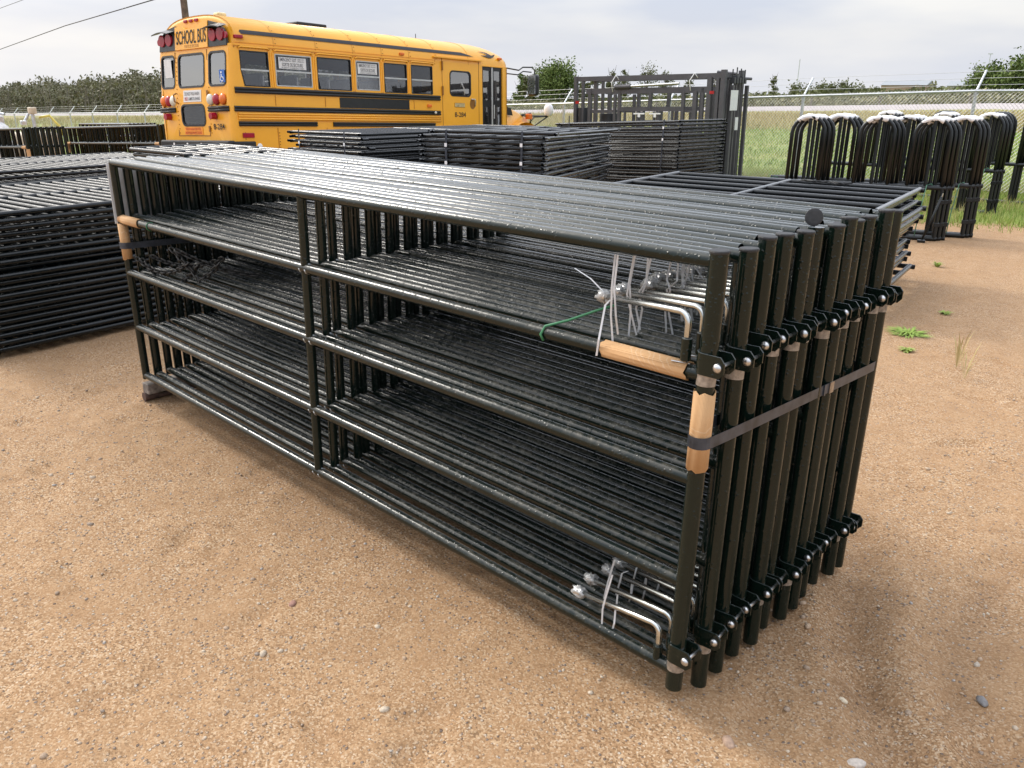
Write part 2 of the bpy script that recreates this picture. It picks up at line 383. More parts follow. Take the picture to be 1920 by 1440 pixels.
nx, ny = len(gx), len(gy)
ii = (np.arange(ny-1)[:, None]*nx+np.arange(nx-1)[None, :]).ravel()
GQ = np.stack([ii, ii+1, ii+nx+1, ii+nx], 1)
def ground_mat():
    m, N, L, b = mat_new('sandy_ground'); g = N.new('ShaderNodeNewGeometry'); P = g.outputs['Position']
    at = N.new('ShaderNodeAttribute'); at.attribute_name = 'zone'; sp = N.new('ShaderNodeSeparateColor'); L.new(at.outputs['Color'], sp.inputs[0])
    n1 = noise(N, L, P, .7, 6, .68); n2 = noise(N, L, P, 7, 5, .65); n3 = noise(N, L, P, 60, 4, .7)
    c = ramp(N, L, n1.outputs['Fac'], (.3, (0.302, 0.179, 0.088)), (.52, (0.369, 0.225, 0.117)), (.72, (0.429, 0.280, 0.156))).outputs[0]
    c = mixc(N, L, .55, c, ramp(N, L, n2.outputs['Fac'], (.3, (0.249, 0.141, 0.071)), (.5, (0.369, 0.225, 0.117)), (.7, (0.453, 0.298, 0.170))).outputs[0])
    vo = N.new('ShaderNodeTexVoronoi'); L.new(P, vo.inputs['Vector']); vo.inputs['Scale'].default_value = 170
    gc = N.new('ShaderNodeSeparateColor'); L.new(vo.outputs['Color'], gc.inputs[0])
    gr = ramp(N, L, gc.outputs[0], (0, (0.120, 0.069, 0.036)), (.22, (0.287, 0.164, 0.077)), (.6, (0.393, 0.239, 0.128)), (.88, (0.528, 0.378, 0.233)), (1, (0.604, 0.495, 0.368)))
    gm = ramp(N, L, noise(N, L, P, 1.7, 4, .6).outputs['Fac'], (.36, .28), (.62, .75)); c = mixc(N, L, gm.outputs[0], c, gr.outputs[0])
    v2 = N.new('ShaderNodeTexVoronoi'); L.new(P, v2.inputs['Vector']); v2.inputs['Scale'].default_value = 60
    g2 = N.new('ShaderNodeSeparateColor'); L.new(v2.outputs['Color'], g2.inputs[0])
    pk = ramp(N, L, v2.outputs['Distance'], (.2, 1.0), (.34, 0.0)); sel = ramp(N, L, g2.outputs[0], (.62, 0.0), (.66, 1.0))
    pm = N.new('ShaderNodeMath'); pm.operation = 'MULTIPLY'; L.new(pk.outputs[0], pm.inputs[0]); L.new(sel.outputs[0], pm.inputs[1])
    pc = ramp(N, L, g2.outputs[1], (0, (0.158, 0.115, 0.091)), (.3, (0.237, 0.193, 0.166)), (.55, (0.435, 0.308, 0.204)), (1, (0.537, 0.462, 0.378)))
    c = mixc(N, L, pm.outputs[0], c, pc.outputs[0])
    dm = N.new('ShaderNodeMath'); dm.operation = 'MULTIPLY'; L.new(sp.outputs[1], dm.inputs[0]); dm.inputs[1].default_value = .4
    c = mixc(N, L, dm.outputs[0], c, mixc(N, L, 1.0, c, (.56, .52, .5), 'MULTIPLY'))  # darkens the damp ruts and the painted shade under the bundle
    # turf, dry grass and field colours
    f1 = noise(N, L, P, .35, 5, .65); f2 = noise(N, L, P, 3, 4, .7)
    gcx = ramp(N, L, f1.outputs['Fac'], (.3, (.15, .23, .05)), (.5, (.23, .28, .07)), (.68, (.38, .34, .13)))
    gcy = mixc(N, L, .5, gcx.outputs[0], ramp(N, L, f2.outputs['Fac'], (.3, (.12, .2, .04)), (.7, (.36, .34, .14))).outputs[0])
    dryc = ramp(N, L, f2.outputs['Fac'], (.3, (.26, .15, .07)), (.7, (.42, .3, .13)))
    gcy = mixc(N, L, sp.outputs[2], gcy, dryc.outputs[0])
    ed = N.new('ShaderNodeMath'); ed.operation = 'MULTIPLY_ADD'; L.new(f2.outputs['Fac'], ed.inputs[0]); ed.inputs[1].default_value = .9; L.new(sp.outputs[0], ed.inputs[2])
    em = ramp(N, L, ed.outputs[0], (.85, 0.0), (1.05, 1.0))
    L.new(mixc(N, L, em.outputs[0], c, gcy), b.inputs['Base Color'])
    b.inputs['Roughness'].default_value = .9; b.inputs['Specular IOR Level'].default_value = .25
    h = N.new('ShaderNodeMath'); h.operation = 'MULTIPLY_ADD'; L.new(pm.outputs[0], h.inputs[0]); h.inputs[1].default_value = .8; L.new(n3.outputs['Fac'], h.inputs[2])
    h2 = N.new('ShaderNodeMath'); h2.operation = 'MULTIPLY_ADD'; L.new(gc.outputs[1], h2.inputs[0]); h2.inputs[1].default_value = .45; L.new(h.outputs[0], h2.inputs[2])
    bump(N, L, b, h2.outputs[0], 1, .005)
    return m
GROUND = ground_mat()
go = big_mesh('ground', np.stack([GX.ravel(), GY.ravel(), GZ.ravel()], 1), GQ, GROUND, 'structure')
zc = np.zeros((nx*ny, 4), np.float32); X_, Y_ = GX.ravel(), GY.ravel()
zc[:, 0] = np.clip((Y_-10.9-.5*fnoise(X_, Y_, 3.5, 0))/1.2, 0, 1)
damp_shade = np.zeros_like(X_)
for P_, wd in ((TRK, .13), (TRK2, .06)): damp_shade = np.maximum(damp_shade, np.exp(-(pdist(X_, Y_, P_)/wd)**2))
damp_shade = np.maximum(damp_shade, .9*np.exp(-(np.maximum(0, np.hypot((X_+1.8)/2.0, (Y_-.6)/.75)-.85)/.16)**2))  # oval below the gate bundle: its shade painted into the ground colour
zc[:, 1] = np.clip(damp_shade*(.9+.45*fnoise(X_, Y_, .3, 16, 12)), 0, 1)
zc[:, 2] = np.clip(1-np.abs(Y_-53)/12, 0, 1)*.9*(Y_ < 61)+np.clip(1-np.abs(Y_-75)/7, 0, 1)*.75
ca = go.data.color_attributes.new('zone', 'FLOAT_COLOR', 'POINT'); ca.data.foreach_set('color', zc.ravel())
for p_ in go.data.polygons: p_.use_smooth = True
# road beyond the fence, with a darker gravel shoulder
ROADM = plain('pale_asphalt', (.40, .355, .35), .9, 0, .08, 3)
SHOULD = plain('dark_shoulder', (.12, .1, .1), .9, 0, .3, 2)
def strip(name, y0, y1, z, mat):
    xs = np.concatenate([np.linspace(-500, -80, 40), np.linspace(-70, 100, 60)]); V = []; F = []
    for x in xs:
        for y in (y0, y1): V.append((x, y, float(base_h(np.array([x]), np.array([y]))[0])+z))
    for i in range(len(xs)-1): F.append((2*i, 2*i+2, 2*i+3, 2*i+1))
    o = mobj(name, V, F, mat); o['kind'] = 'structure'; return o
strip('road', 60, 69.6, .06, ROADM); strip('road_shoulder', 57.6, 60.3, .05, SHOULD)
# ------------------------------------------------------------------ loose stones
def stones(n, xr, yr, s0, s1, flat, name, mat, label, msk=None, pw=2.2):
    ico = bmesh.new(); bmesh.ops.create_icosphere(ico, subdivisions=1, radius=1); B = np.array([v.co[:] for v in ico.verts]); T = np.array([[v.index for v in f.verts] for f in ico.faces]); ico.free()
    x = RNG.uniform(*xr, n); y = RNG.uniform(*yr, n)
    if msk is not None: k = msk(x, y); x = x[k]; y = y[k]; n = len(x)
    s_ = s0+(s1-s0)*RNG.random(n)**pw; z = gh(x, y)
    A = B[None]*(1+RNG.uniform(-.22, .22, (n, len(B), 1)))*s_[:, None, None]
    A[:, :, 2] *= RNG.uniform(flat, .95, (n, 1)); A[:, :, 0] *= RNG.uniform(.8, 1.5, (n, 1))
    th = RNG.uniform(0, 2*PI, n); c, s2_ = np.cos(th)[:, None], np.sin(th)[:, None]
    X = A[:, :, 0]*c-A[:, :, 1]*s2_; Y = A[:, :, 0]*s2_+A[:, :, 1]*c
    V = np.stack([X+x[:, None], Y+y[:, None], A[:, :, 2]+(z+s_*.02)[:, None]], 2).reshape(-1, 3)
    Q = (T[None]+(np.arange(n)*len(B))[:, None, None]).reshape(-1, 3)
    return big_mesh(name, V, Q, mat, 'stuff', None, label, 'gravel')
def stone_mat():
    m, N, L, b = mat_new('stone'); g = N.new('ShaderNodeNewGeometry')
    r = ramp(N, L, g.outputs['Random Per Island'], (0, (0.111, 0.085, 0.076)), (.18, (0.237, 0.154, 0.098)), (.45, (0.379, 0.239, 0.136)), (.7, (0.435, 0.323, 0.219)), (.9, (0.537, 0.447, 0.332)), (1, (0.213, 0.223, 0.249)))
    r.color_ramp.interpolation = 'LINEAR'; n = noise(N, L, g.outputs['Position'], 160, 3)
    L.new(mixc(N, L, .35, r.outputs[0], ramp(N, L, n.outputs['Fac'], (.3, (.2, .15, .1)), (.7, (.7, .6, .48))).outputs[0]), b.inputs['Base Color']); b.inputs['Roughness'].default_value = .8
    return m
STONE = stone_mat()
stones(24000, (-4.6, 1.6), (-1.9, 3.4), .002, .0068, .5, 'fine_gravel', STONE, 'fine tan grit scattered over the sandy yard', lambda x, y: ((x > -.05) | (y < -.02) | (x < -3.8)) & (fnoise(x, y, .8, 8)+RNG.uniform(-.5, .5, len(x)) > -.15))
stones(900, (-4.4, 1.5), (-1.9, 4.5), .005, .013, .45, 'pebbles', STONE, 'small pale and grey pebbles lying on the sand', lambda x, y: (x > -.05) | (y < -.03))
for i, (x, y, s_, col, lb) in enumerate(((.19, .01, .021, (.4, .27, .19), 'reddish flat stone near the bundle corner'), (.485, .185, .022, (.5, .44, .38), 'long pale stone on the sand at the lower right'), (.76, .335, .024, (.45, .41, .36), 'grey split stone near the lower right corner'), (.35, .42, .013, (.6, .5, .36), 'round cream stone beside the damp wheel rut'), (.66, .71, .018, (.2, .19, .185), 'flat greyish stone right of the wheel rut'), (-1.28, -.51, .016, (.3, .16, .12), 'small reddish stone in front of the gates'))):
    bm = bmesh.new(); bmesh.ops.create_icosphere(bm, subdivisions=2, radius=s_)
    for v in bm.verts: v.co = Vector((v.co.x*1.35, v.co.y*.85, v.co.z*.55))*random.uniform(.85, 1.12)
    o = bm_obj('stone', bm, plain('stone_%d' % i, col, .8, 0, .2, 80, .002), None, Matrix.Translation((x, y, ghs(x, y)+s_*.02)) @ Matrix.Rotation(random.uniform(0, 3), 4, 'Z'), True)
    tag(o, lb, 'stone', 'larger stones on the sand')
# ------------------------------------------------------------------ vegetation
def leafmat(name, *cols):
    m, N, L, b = mat_new(name); g = N.new('ShaderNodeNewGeometry'); n = noise(N, L, g.outputs['Position'], .45, 3)
    r = ramp(N, L, g.outputs['Random Per Island'], *[(i/(len(cols)-1), c) for i, c in enumerate(cols)])
    L.new(mixc(N, L, .35, r.outputs[0], ramp(N, L, n.outputs['Fac'], (.35, cols[0]), (.65, cols[-1])).outputs[0]), b.inputs['Base Color'])
    b.inputs['Roughness'].default_value = .75; b.inputs['Specular IOR Level'].default_value = .2
    return m
def leaves(C, S, el=1.7):
    """n leaf quads at centres C with sizes S"""
    n = len(C); a = RNG.normal(size=(n, 3)); a /= np.linalg.norm(a, axis=1)[:, None]; b_ = RNG.normal(size=(n, 3)); b_ -= a*(a*b_).sum(1)[:, None]; b_ /= np.linalg.norm(b_, axis=1)[:, None]
    a = a*(S*el*.5)[:, None]; b_ = b_*(S*.5)[:, None]
    V = np.stack([C-a, C-b_*.9, C+a, C+b_*.9], 1).reshape(-1, 3)
    return V, np.arange(n*4).reshape(-1, 4)
GRASSM = leafmat('grass_blade', (.16, .27, .04), (.25, .37, .07), (.45, .45, .17))
DRYM = leafmat('dry_grass_blade', (.26, .23, .08), (.44, .36, .15), (.6, .5, .26))
def blades(name, n, xr, yr, h0, h1, wd, mat, label, msk=None):
    x = RNG.uniform(*xr, n); y = RNG.uniform(*yr, n)
    if msk is not None: k = msk(x, y); x = x[k]; y = y[k]; n = len(x)
    z = gh(x, y)-.02; h = RNG.uniform(h0, h1, n); th = RNG.uniform(0, 2*PI, n); ln = RNG.normal(0, .35, (n, 2))*h[:, None]
    dx, dy = np.cos(th)*wd/2, np.sin(th)*wd/2
    V = np.stack([np.stack([x-dx, y-dy, z], 1), np.stack([x+dx, y+dy, z], 1), np.stack([x+ln[:, 0], y+ln[:, 1], z+h], 1)], 1).reshape(-1, 3)
    return big_mesh(name, V, np.arange(n*3).reshape(-1, 3), mat, 'stuff', None, label, 'grass')
edge = lambda x, y: y > 11.3+.7*fnoise(x, y, 3.5, 0)+RNG.exponential(.25, len(x))*-1
blades('grass', 90000, (-12, .5), (10.8, 19), .04, .15, .015, GRASSM, 'bright green grass along the chain link fence', edge)
blades('dry_grass', 20000, (-12, .5), (10.4, 17), .08, .27, .012, DRYM, 'pale seed heads and dry grass among the green along the fence', lambda x, y: edge(x, y) & (fnoise(x, y, 2.2, 8)+RNG.uniform(-.3, .3, len(x)) > .05))
blades('field_grass', 40000, (-45, 4), (18.5, 40), .06, .22, .05, GRASSM, 'green grass of the verge beyond the fence')
blades('verge_grass', 30000, (-65, 0), (38, 57.5), .15, .5, .07, DRYM, 'dry golden grass along the near side of the road')
blades('verge_grass', 9000, (-160, -45), (20, 57), .2, .7, .14, DRYM, 'olive grass on the slope below the road at far left')
# small weeds in the sand at the right
for i, (x, y, n, h, lb) in enumerate(((-1.0, 4.75, 60, .05, 'low spreading green weed in the sand beside the bundle'), (-.47, 4.15, 12, .3, 'tall thin seeding grass clump on the bare sand'), (-.36, 3.95, 9, .27, 'thin seeding grass stalks just nearer than the tall clump'), (-1.75, 7.7, 14, .1, 'small green weed on the sand below the arch panels'), (-.85, 4.3, 16, .06, 'little green weed just right of the steel strap'), (-1.35, 10.2, 22, .12, 'green leafy weed at the grass edge on the right'), (-1.0, 5.6, 20, .04, 'flat weed patch on the sand behind the spreading weed'))):
    z = ghs(x, y); V = [(x, y, z-.015)]; F = []; rad = .03 if h > .2 else .2 if n > 40 else .07
    for k in range(n if h > .2 else n*3):
        th = random.uniform(0, 6.3); hh = h*random.uniform(.35, 1.0)*(1 if h > .2 else .7); wd = .0035 if h > .2 else .007; e = rad*random.uniform(.2, 1)+hh*.25
        cx_, cy_ = x+e*math.cos(th), y+e*math.sin(th); q = len(V); px_, py_ = -math.sin(th)*wd, math.cos(th)*wd
        V += [(x+(cx_-x)*.6+px_, y+(cy_-y)*.6+py_, z+hh*.75), (x+(cx_-x)*.6-px_, y+(cy_-y)*.6-py_, z+hh*.75), (cx_, cy_, z+hh*(1 if h > .2 else .7))]
        F += [(0, q, q+1), (q, q+1, q+2)]
    tag(mobj('weed', V, F, DRYM if h > .2 else GRASSM), lb, 'weed', 'weeds growing in the sand')
BARK = plain('bark', (.12, .1, .085), .9, 0, .3, 6)
LEAF1 = leafmat('leaf_green', (.06, .10, .022), (.11, .16, .04), (.19, .23, .07))
LEAF2 = leafmat('leaf_olive', (.085, .10, .04), (.12, .135, .055), (.18, .18, .08))
LEAF4 = leafmat('leaf_wood_hazed', (.10, .11, .06), (.16, .165, .09), (.24, .21, .15))  # woodland leaves lightened to grey-olive: distance haze put into the colour
LEAF3 = leafmat('leaf_grey', (.13, .135, .08), (.22, .22, .12), (.40, .36, .22))
def tree(x, y, h, wd, n, ls, mat, label, low=.25, group='trees beyond the road', sparse=.55):
    z0 = float(base_h(np.array([x]), np.array([y]))[0])
    t = thing('tree', label, 'tree', (x, y, z0), group)
    V, F = sweep_vf([(x, y, z0-.2), (x+.02*h, y, z0+h*.35), (x-.015*h, y, z0+h*.85)], [.028*h, .02*h, .005*h], 7)
    nb = 9
    for i in range(nb):
        a = 2.4*i; zz = z0+h*(low+.1+.5*i/nb); v, f = sweep_vf([(x, y, zz), (x+.28*wd*math.cos(a), y+.28*wd*math.sin(a), zz+.12*h), (x+.42*wd*math.cos(a), y+.42*wd*math.sin(a), zz+.26*h)], [.011*h, .007*h, .002*h], 5)
        o = len(V); V += v; F += [tuple(o+q for q in g_) for g_ in f]
    mobj('trunk', V, F, BARK, t, True)
    m = max(14, int(n/55)); u = RNG.normal(size=(m, 3)); u /= np.linalg.norm(u, axis=1)[:, None]; rr = RNG.random(m)**.42
    C = u*rr[:, None]*np.array([wd/2, wd/2, h*(1-low)/2])*np.where(u[:, 2:3] > 0, 1, 1); C[:, 2] += z0+h*(1+low)/2; C[:, 0] += x; C[:, 1] += y
    sg = RNG.uniform(.5, 1.3, (m, 1))*sparse*wd*.16
    k = RNG.integers(0, m, n); P = C[k]+RNG.normal(size=(n, 3))*sg[k]
    V, Q = leaves(P, RNG.uniform(.6, 1.3, n)*ls)
    big_mesh('crown', V, Q, mat, None, t)
    return t
tree(-84, 95, 6.5, 6.6, 9000, .22, LEAF1, 'broad round green tree standing alone between the bus and the cattle chute', .08)
tree(-93, 97, 5.0, 2.6, 1100, .28, LEAF1, 'slim green tree beside the bus mirror', .1)
tree(-88.5, 94, 5.6, 2.2, 900, .28, LEAF2, 'slender tree touching the left side of the round tree', .1)
tree(-78.5, 96, 4.0, 3.4, 1200, .3, LEAF2, 'low bushy tree at the right foot of the round tree', .05)
for (px, h, wd, lb) in ((-86, 6.6, 1.7, 'leftmost thin poplar showing above the cattle chute'), (-83.5, 5.9, 1.8, 'second thin poplar from the left above the cattle chute'), (-79, 6.6, 2.5, 'leafy poplar with the widest crown above the cattle chute'), (-75.5, 5.2, 1.9, 'short poplar right of the widest one above the chute'), (-71.5, 4.7, 1.7, 'small sparse poplar above the middle of the chute'), (-67, 4.9, 1.3, 'thin sparse poplar left of the chute top rail end'), (-57.5, 4.6, 1.0, 'bare wispy sapling above the right end of the chute')):
    tree(px, 111, h, wd, 900 if h > 5 else 480, .19, LEAF2, lb, .2, 'poplars behind the cattle chute', .9)
for (px, py, h, wd, lb) in ((-24.5, 92, 3.6, 4.4, 'dark rounded tree left of the pair at the right edge'), (-21.5, 90, 3.9, 4.4, 'dark tree with bare twigs on top near the right edge'), (-18.6, 91, 3.7, 4.6, 'dark rounded tree cut by the right edge of the picture')):
    tree(px, py, h, wd, 4600, .2, LEAF1, lb, .02, 'dark trees at the right edge')
for i, (px, h, lb) in enumerate(((-58, 2.9, 'dark shrub trees in the middle of the far field'), (-54.5, 3.2, 'tallest dark shrub in the middle of the far field'), (-51.5, 3.0, 'rounded dark shrub right of the tallest in the far field'), (-48.5, 2.6, 'lowest dark shrub at the right of the far field clump'))):
    tree(px, 120, h, 4.2, 1600, .22, LEAF2, lb, .02, 'far shrubs above the fence rail')
def scrub(name, n, fx, fy, hf, ls, mat, label):
    x = RNG.uniform(*fx, n); y = RNG.uniform(*fy, n); z = base_h(x, y)
    top = hf*(.62+.38*fnoise(x, y*1.5, 9, 0)+.25*fnoise(x, y, 3.1, 8)); zz = z+np.maximum(.1, top)*RNG.random(n)**.6
    V, Q = leaves(np.stack([x, y, zz], 1), RNG.uniform(.6, 1.4, n)*ls)
    return big_mesh(name, V, Q, mat, 'stuff', None, label, 'bushes')
scrub('scrub', 30000, (-125, -12), (78, 92), 1.35, .26, LEAF3, 'pale olive scrub along the far side of the road')
scrub('scrub', 14000, (-110, -12), (94, 112), 2.3, .34, LEAF2, 'darker brush behind the pale scrub')
# left woodland: crowns built in clumps, one mass
nw = 2300; cx = RNG.uniform(-345, -150, nw); cy = RNG.uniform(82, 118, nw); cz0 = base_h(cx, cy)
ht = 7.9+1.3*fnoise(cx, cy, 26, 0)+1.1*fnoise(cx, cy, 9, 8)+.8*RNG.normal(size=nw); ck = RNG.random(nw)**.7
cc = np.stack([cx, cy, cz0+ht*ck], 1); kk = RNG.integers(0, nw, 85000)
V, Q = leaves(cc[kk]+RNG.normal(size=(85000, 3))*np.array([1.0, 1.0, .62]), RNG.uniform(.5, 1.3, 85000)*.52)
big_mesh('woodland', V, Q, LEAF4, 'stuff', None, 'dense mixed scrub woodland behind the road at left', 'woodland')
V = []; F = []
for i in range(330):
    x, y = random.uniform(-345, -150), random.uniform(80, 92); z = float(base_h(np.array([x]), np.array([y]))[0]); h = random.uniform(5.5, 9.2); a, b_ = random.gauss(0, .8), random.gauss(0, .5)
    v, f = sweep_vf([(x, y, z), (x+a*.5, y+b_*.5, z+h*.6), (x+a*1.4, y+b_, z+h)], [.07, .045, .015], 4); o = len(V); V += v; F += [tuple(o+q for q in g_) for g_ in f]
tag(mobj('bare_stems', V, F, plain('grey_twig', (.2, .175, .15), .9)), 'bare grey stems standing in the woodland at left', 'stems', None, 'stuff')
# ------------------------------------------------------------------ the big strapped bundle of gates
S_ = 1.375/1.27
GL, GM = 3.388*S_, 1.725*S_; HP = 1.375
ZR = [1.246*S_, .969*S_, .692*S_, .4005*S_, .1295*S_]; ZB = 1.0033*S_
YA = [0]+[v*S_ for v in (.1241, .2351, .337, .4287, .5257, .6136, .6941, .7818, .8822, .9797, 1.0518)]
RP, RR, RU = .0250, .0205, .0205
def gp(x, y, z):
    t = min(1, max(0, -x/GL)); return Vector((x-.0124*z, y+(.0444*(1-t)-.0031*t)*z, z+.016*t))
def clamp_mesh():
    bm = bmesh.new(); R = RP+.005; hz = .029; O = []
    for i in range(11):
        a = math.radians(90+180*i/10); O.append((R*math.cos(a), R*math.sin(a)))
    pts = O; In = [(x*(R-.005)/R, y*(R-.005)/R) for x, y in pts]
    rows = [[bm.verts.new((x, y, z)) for x, y in P] for P, z in ((pts, -hz), (pts, hz), (In, hz), (In, -hz))]
    for r_ in range(4):
        a, b_ = rows[r_], rows[(r_+1) % 4]
        for i in range(10): bm.faces.new((a[i], a[i+1], b_[i+1], b_[i]))
    for sy in (-1, 1):      # two rounded ears
        prof = [(0, -hz), (.050, -hz), (.063, -hz+.015), (.063, hz-.015), (.050, hz), (0, hz)]
        f = [bm.verts.new((x, sy*R, z)) for x, z in prof]; g_ = [bm.verts.new((x, sy*(R-.005), z)) for x, z in prof]
        bm.faces.new(f if sy < 0 else f[::-1]); bm.faces.new(g_[::-1] if sy < 0 else g_)
        for i in range(6): bm.faces.new((f[i], g_[i], g_[(i+1) % 6], f[(i+1) % 6]))
    bmesh.ops.recalc_face_normals(bm, faces=bm.faces); bmesh.ops.remove_doubles(bm, verts=bm.verts, dist=.0004)
    me = bpy.data.meshes.new('hinge_clamp'); bm.to_mesh(me); bm.free(); me.materials.append(GREEN)
    return me
def bolt_mesh():
    bm = bmesh.new(); bmesh.ops.create_uvsphere(bm, u_segments=12, v_segments=6, radius=.0135)
    for v in bm.verts:
        x, y, z = v.co; v.co = (x, z*.75 if z > 0 else 0, y); v.co.y = -abs(z)*.75 if z > 0 else 0
    for f in bm.faces: f.smooth = True
    c = bmesh.ops.create_cone(bm, segments=8, radius1=.0055, radius2=.0055, depth=.078, cap_ends=True, matrix=Matrix.Translation((0, .037, 0)) @ Matrix.Rotation(PI/2, 4, 'X'))
    bmesh.ops.recalc_face_normals(bm, faces=bm.faces)
    me = bpy.data.meshes.new('bolt'); bm.to_mesh(me); bm.free(); me.materials.append(BOLTM)
    return me
CLAMP = clamp_mesh(); BOLTS = bolt_mesh()
def cap_mesh():
    V = []; F = []; seg = 16; prof = [(RP+.0012, -.004), (RP+.0018, .0005), (RP+.0005, .0035), (RP-.006, .0045)]
    for r, z in prof:
        for i in range(seg): V.append((r*math.cos(2*PI*i/seg), r*math.sin(2*PI*i/seg), z))
    for k in range(3):
        for i in range(seg): j = (i+1) % seg; F.append((k*seg+i, k*seg+j, k*seg+seg+j, k*seg+seg+i))
    F.append(tuple(range(3*seg, 4*seg))); me = bpy.data.meshes.new('end_cap'); me.from_pydata(V, [], F); me.materials.append(CAPM)
    return me
CAPME = cap_mesh()
def add_gate(i, y, flip, jit, order):
    """hinge posts at the right end, or at the left end when flip"""
    kind = 'hinged at the right' if not flip else 'hinged at the left'
    lab = 'front gate of the big dark green strapped bundle' if order == 0 else 'back gate of the big dark green strapped bundle' if order == NG-1 else 'dark green five-rail gate, %s from the front of the big strapped bundle' % ORD[order]
    x0 = (0 if not flip else -.042)+jit; x1 = -GL+(0 if flip else .0)+jit; dz = random.uniform(-.012, .012) if order else 0
    E_ = thing('gate', lab, 'gate', gp(x0, y, 0), 'gates of the big strapped bundle')
    ht = HP+dz
    if not flip:
        hp = tube('hinge_post', gp(x0, y, .08 if order == 0 else .02 if order < 3 else 0), gp(x0, y, ht), RP, GREEN, E_, 16, True)
        ang = 0
        if order == 10:     # one cap hangs open
            m = Matrix.Translation(gp(x0-.012, y+.004, ht+.027)) @ zrot((.42, -.88, .2))
        else: m = Matrix.Translation(gp(x0, y, ht)) @ Matrix.Rotation(random.uniform(-.05, .05), 4, 'X') @ Matrix.Rotation(random.uniform(-.05, .05), 4, 'Y')
        ec = share('end_cap', CAPME, m, hp)
        if order == 10: tube('cap_tab', gp(x0-.012, y+.006, ht-.012), gp(x0-.012, y+.006, ht+.012), .006, CAPM, hp, 8, True)
        for zb in (ZB, .205+random.uniform(-.012, .012)):
            rz = random.uniform(-.06, .16) if order else .02
            c = share('hinge_clamp', CLAMP, Matrix.Translation(gp(x0, y, zb+dz)) @ Matrix.Rotation(rz, 4, 'Z'), E_)
            share('bolt', BOLTS, WM[c.name] @ Matrix.Translation((.045, -RP-.005, 0)), c)
            tube('bare_band', gp(x0, y, zb+dz-.062), gp(x0, y, zb+dz-.03), RP+.0012, BAREM, hp, 16)
        lp = tube('latch_post', gp(x1, y, ZR[4]-.02), gp(x1, y, ZR[0]), RU+.001, GREEND, E_, 12, True)
        ball('corner', gp(x1, y, ZR[0]), RU+.0015, GREEND, lp, seg=10, rings=6)
    else:
        hp = tube('hinge_post', gp(x1, y, .02), gp(x1, y, HP-.012+dz), RP, GREEND, E_, 14, True)
        share('end_cap', CAPME, Matrix.Translation(gp(x1, y, HP-.012+dz)), hp)
        lp = tube('latch_post', gp(x0, y, .07), gp(x0, y, HP-.025+dz), RP-.001, GREEN, E_, 14, True)
        share('end_cap', CAPME, Matrix.Translation(gp(x0, y, HP-.025+dz)), lp)
    jr = random.Random(order*7+1); js = [0 if order == 0 else jr.uniform(-.007, .007) for _ in range(11)]
    for z, j1, j2 in zip(ZR, js, js[5:]): tube('rail', gp(x1, y, z+j1), gp(x0-.01, y+j1*.6, z+j2), RR, GREEN if z > 1.2 else GREEND, E_, 14)
    xm = -GM+(0 if not flip else .02)
    for a, b_ in zip(ZR[1:], ZR): tube('upright', gp(xm, y, a+RR*.6), gp(xm, y, b_-RR*.6), RU-.001, GREEN, E_, 12)
    if order < 3:
        for z in ZR[1:]:
            for s_ in (-1, 1): sweep('weld', [gp(xm, y, z)+Vector((s_*.021, .021*math.cos(a), .021*math.sin(a))) for a in [k*PI/4-PI for k in range(7)]], .0028, GALV, E_, 5)
    return E_
NG = 23; order = 0
for i in range(12):
    y = YA[i]; add_gate(i, y, False, 0 if i == 0 else random.uniform(-.012, .012), order); order += 1
    if i < 11:
        add_gate(i, (YA[i]+YA[i+1])/2+.002, True, random.uniform(-.012, .012), order); order += 1
# L-shaped hinge bolts wired inside the right end, their wrapped nuts and the ties
rng = random.Random(3)
def hinge_bolt(i, y, zlow, place, lenx, ang, dz_):
    lab = ('front' if i == 0 else ORD[i])+(' hinge bolt from the front in the %s row, ' % place if i else ' zinc hinge bolt of the %s row, ' % place)+('nut wrapped in clear plastic' if i else 'bent end in its sleeve')
    x = -.062; b0 = gp(x, y-.004, zlow)
    t = thing('hinge_bolt', lab, 'bolt', b0, 'loose L-shaped hinge bolts')
    top = .125; P = [b0+Vector((0, 0, -.01)), b0+Vector((0, 0, top-.03))]; d = Vector((-math.cos(ang), math.sin(ang), dz_)).normalized()
    c0 = b0+Vector((0, 0, top))
    for k in range(1, 7):
        a = k/6*PI/2; P.append(c0+Vector((0, 0, -.03))+Vector((0, 0, .03*math.sin(a)))+d*(.03*(1-math.cos(a))))
    P.append(c0+d*lenx); sweep('rod', P, .0092, RODM, t, 10)
    sl = tube('sleeve', b0+Vector((0, 0, -.005)), b0+Vector((0, 0, .055)), .0145, GREEN, t, 12, True)
    tube('cotter_pin', b0+Vector((-.035, -.012, -.012)), b0+Vector((.012, .004, -.014)), .0022, BOLTM, t, 6)
    e = c0+d*lenx; nutm = tube('nut', e-d*.03, e-d*.005, .0165, BOLTM, t, 6, True)
    ball('plastic_wrap', e-d*.016, .0185, WRAP, t, (1.5, .95, .95), 16, 12, .3)
    return t, c0, d
HB = []
YH = [v for a, b_ in zip(YA, YA[1:]) for v in (a, (a+b_)/2)]
for i in range(12): HB.append(hinge_bolt(i, YH[i]+(.0 if i else -.006), 1.085, 'upper', .345+rng.uniform(-.02, .02), .1+rng.uniform(-.03, .1), -.06))
HL = []
for i in range(8): HL.append(hinge_bolt(i, YH[i], .14, 'lower', .35+rng.uniform(-.02, .02), .08+rng.uniform(-.03, .1), -.14))
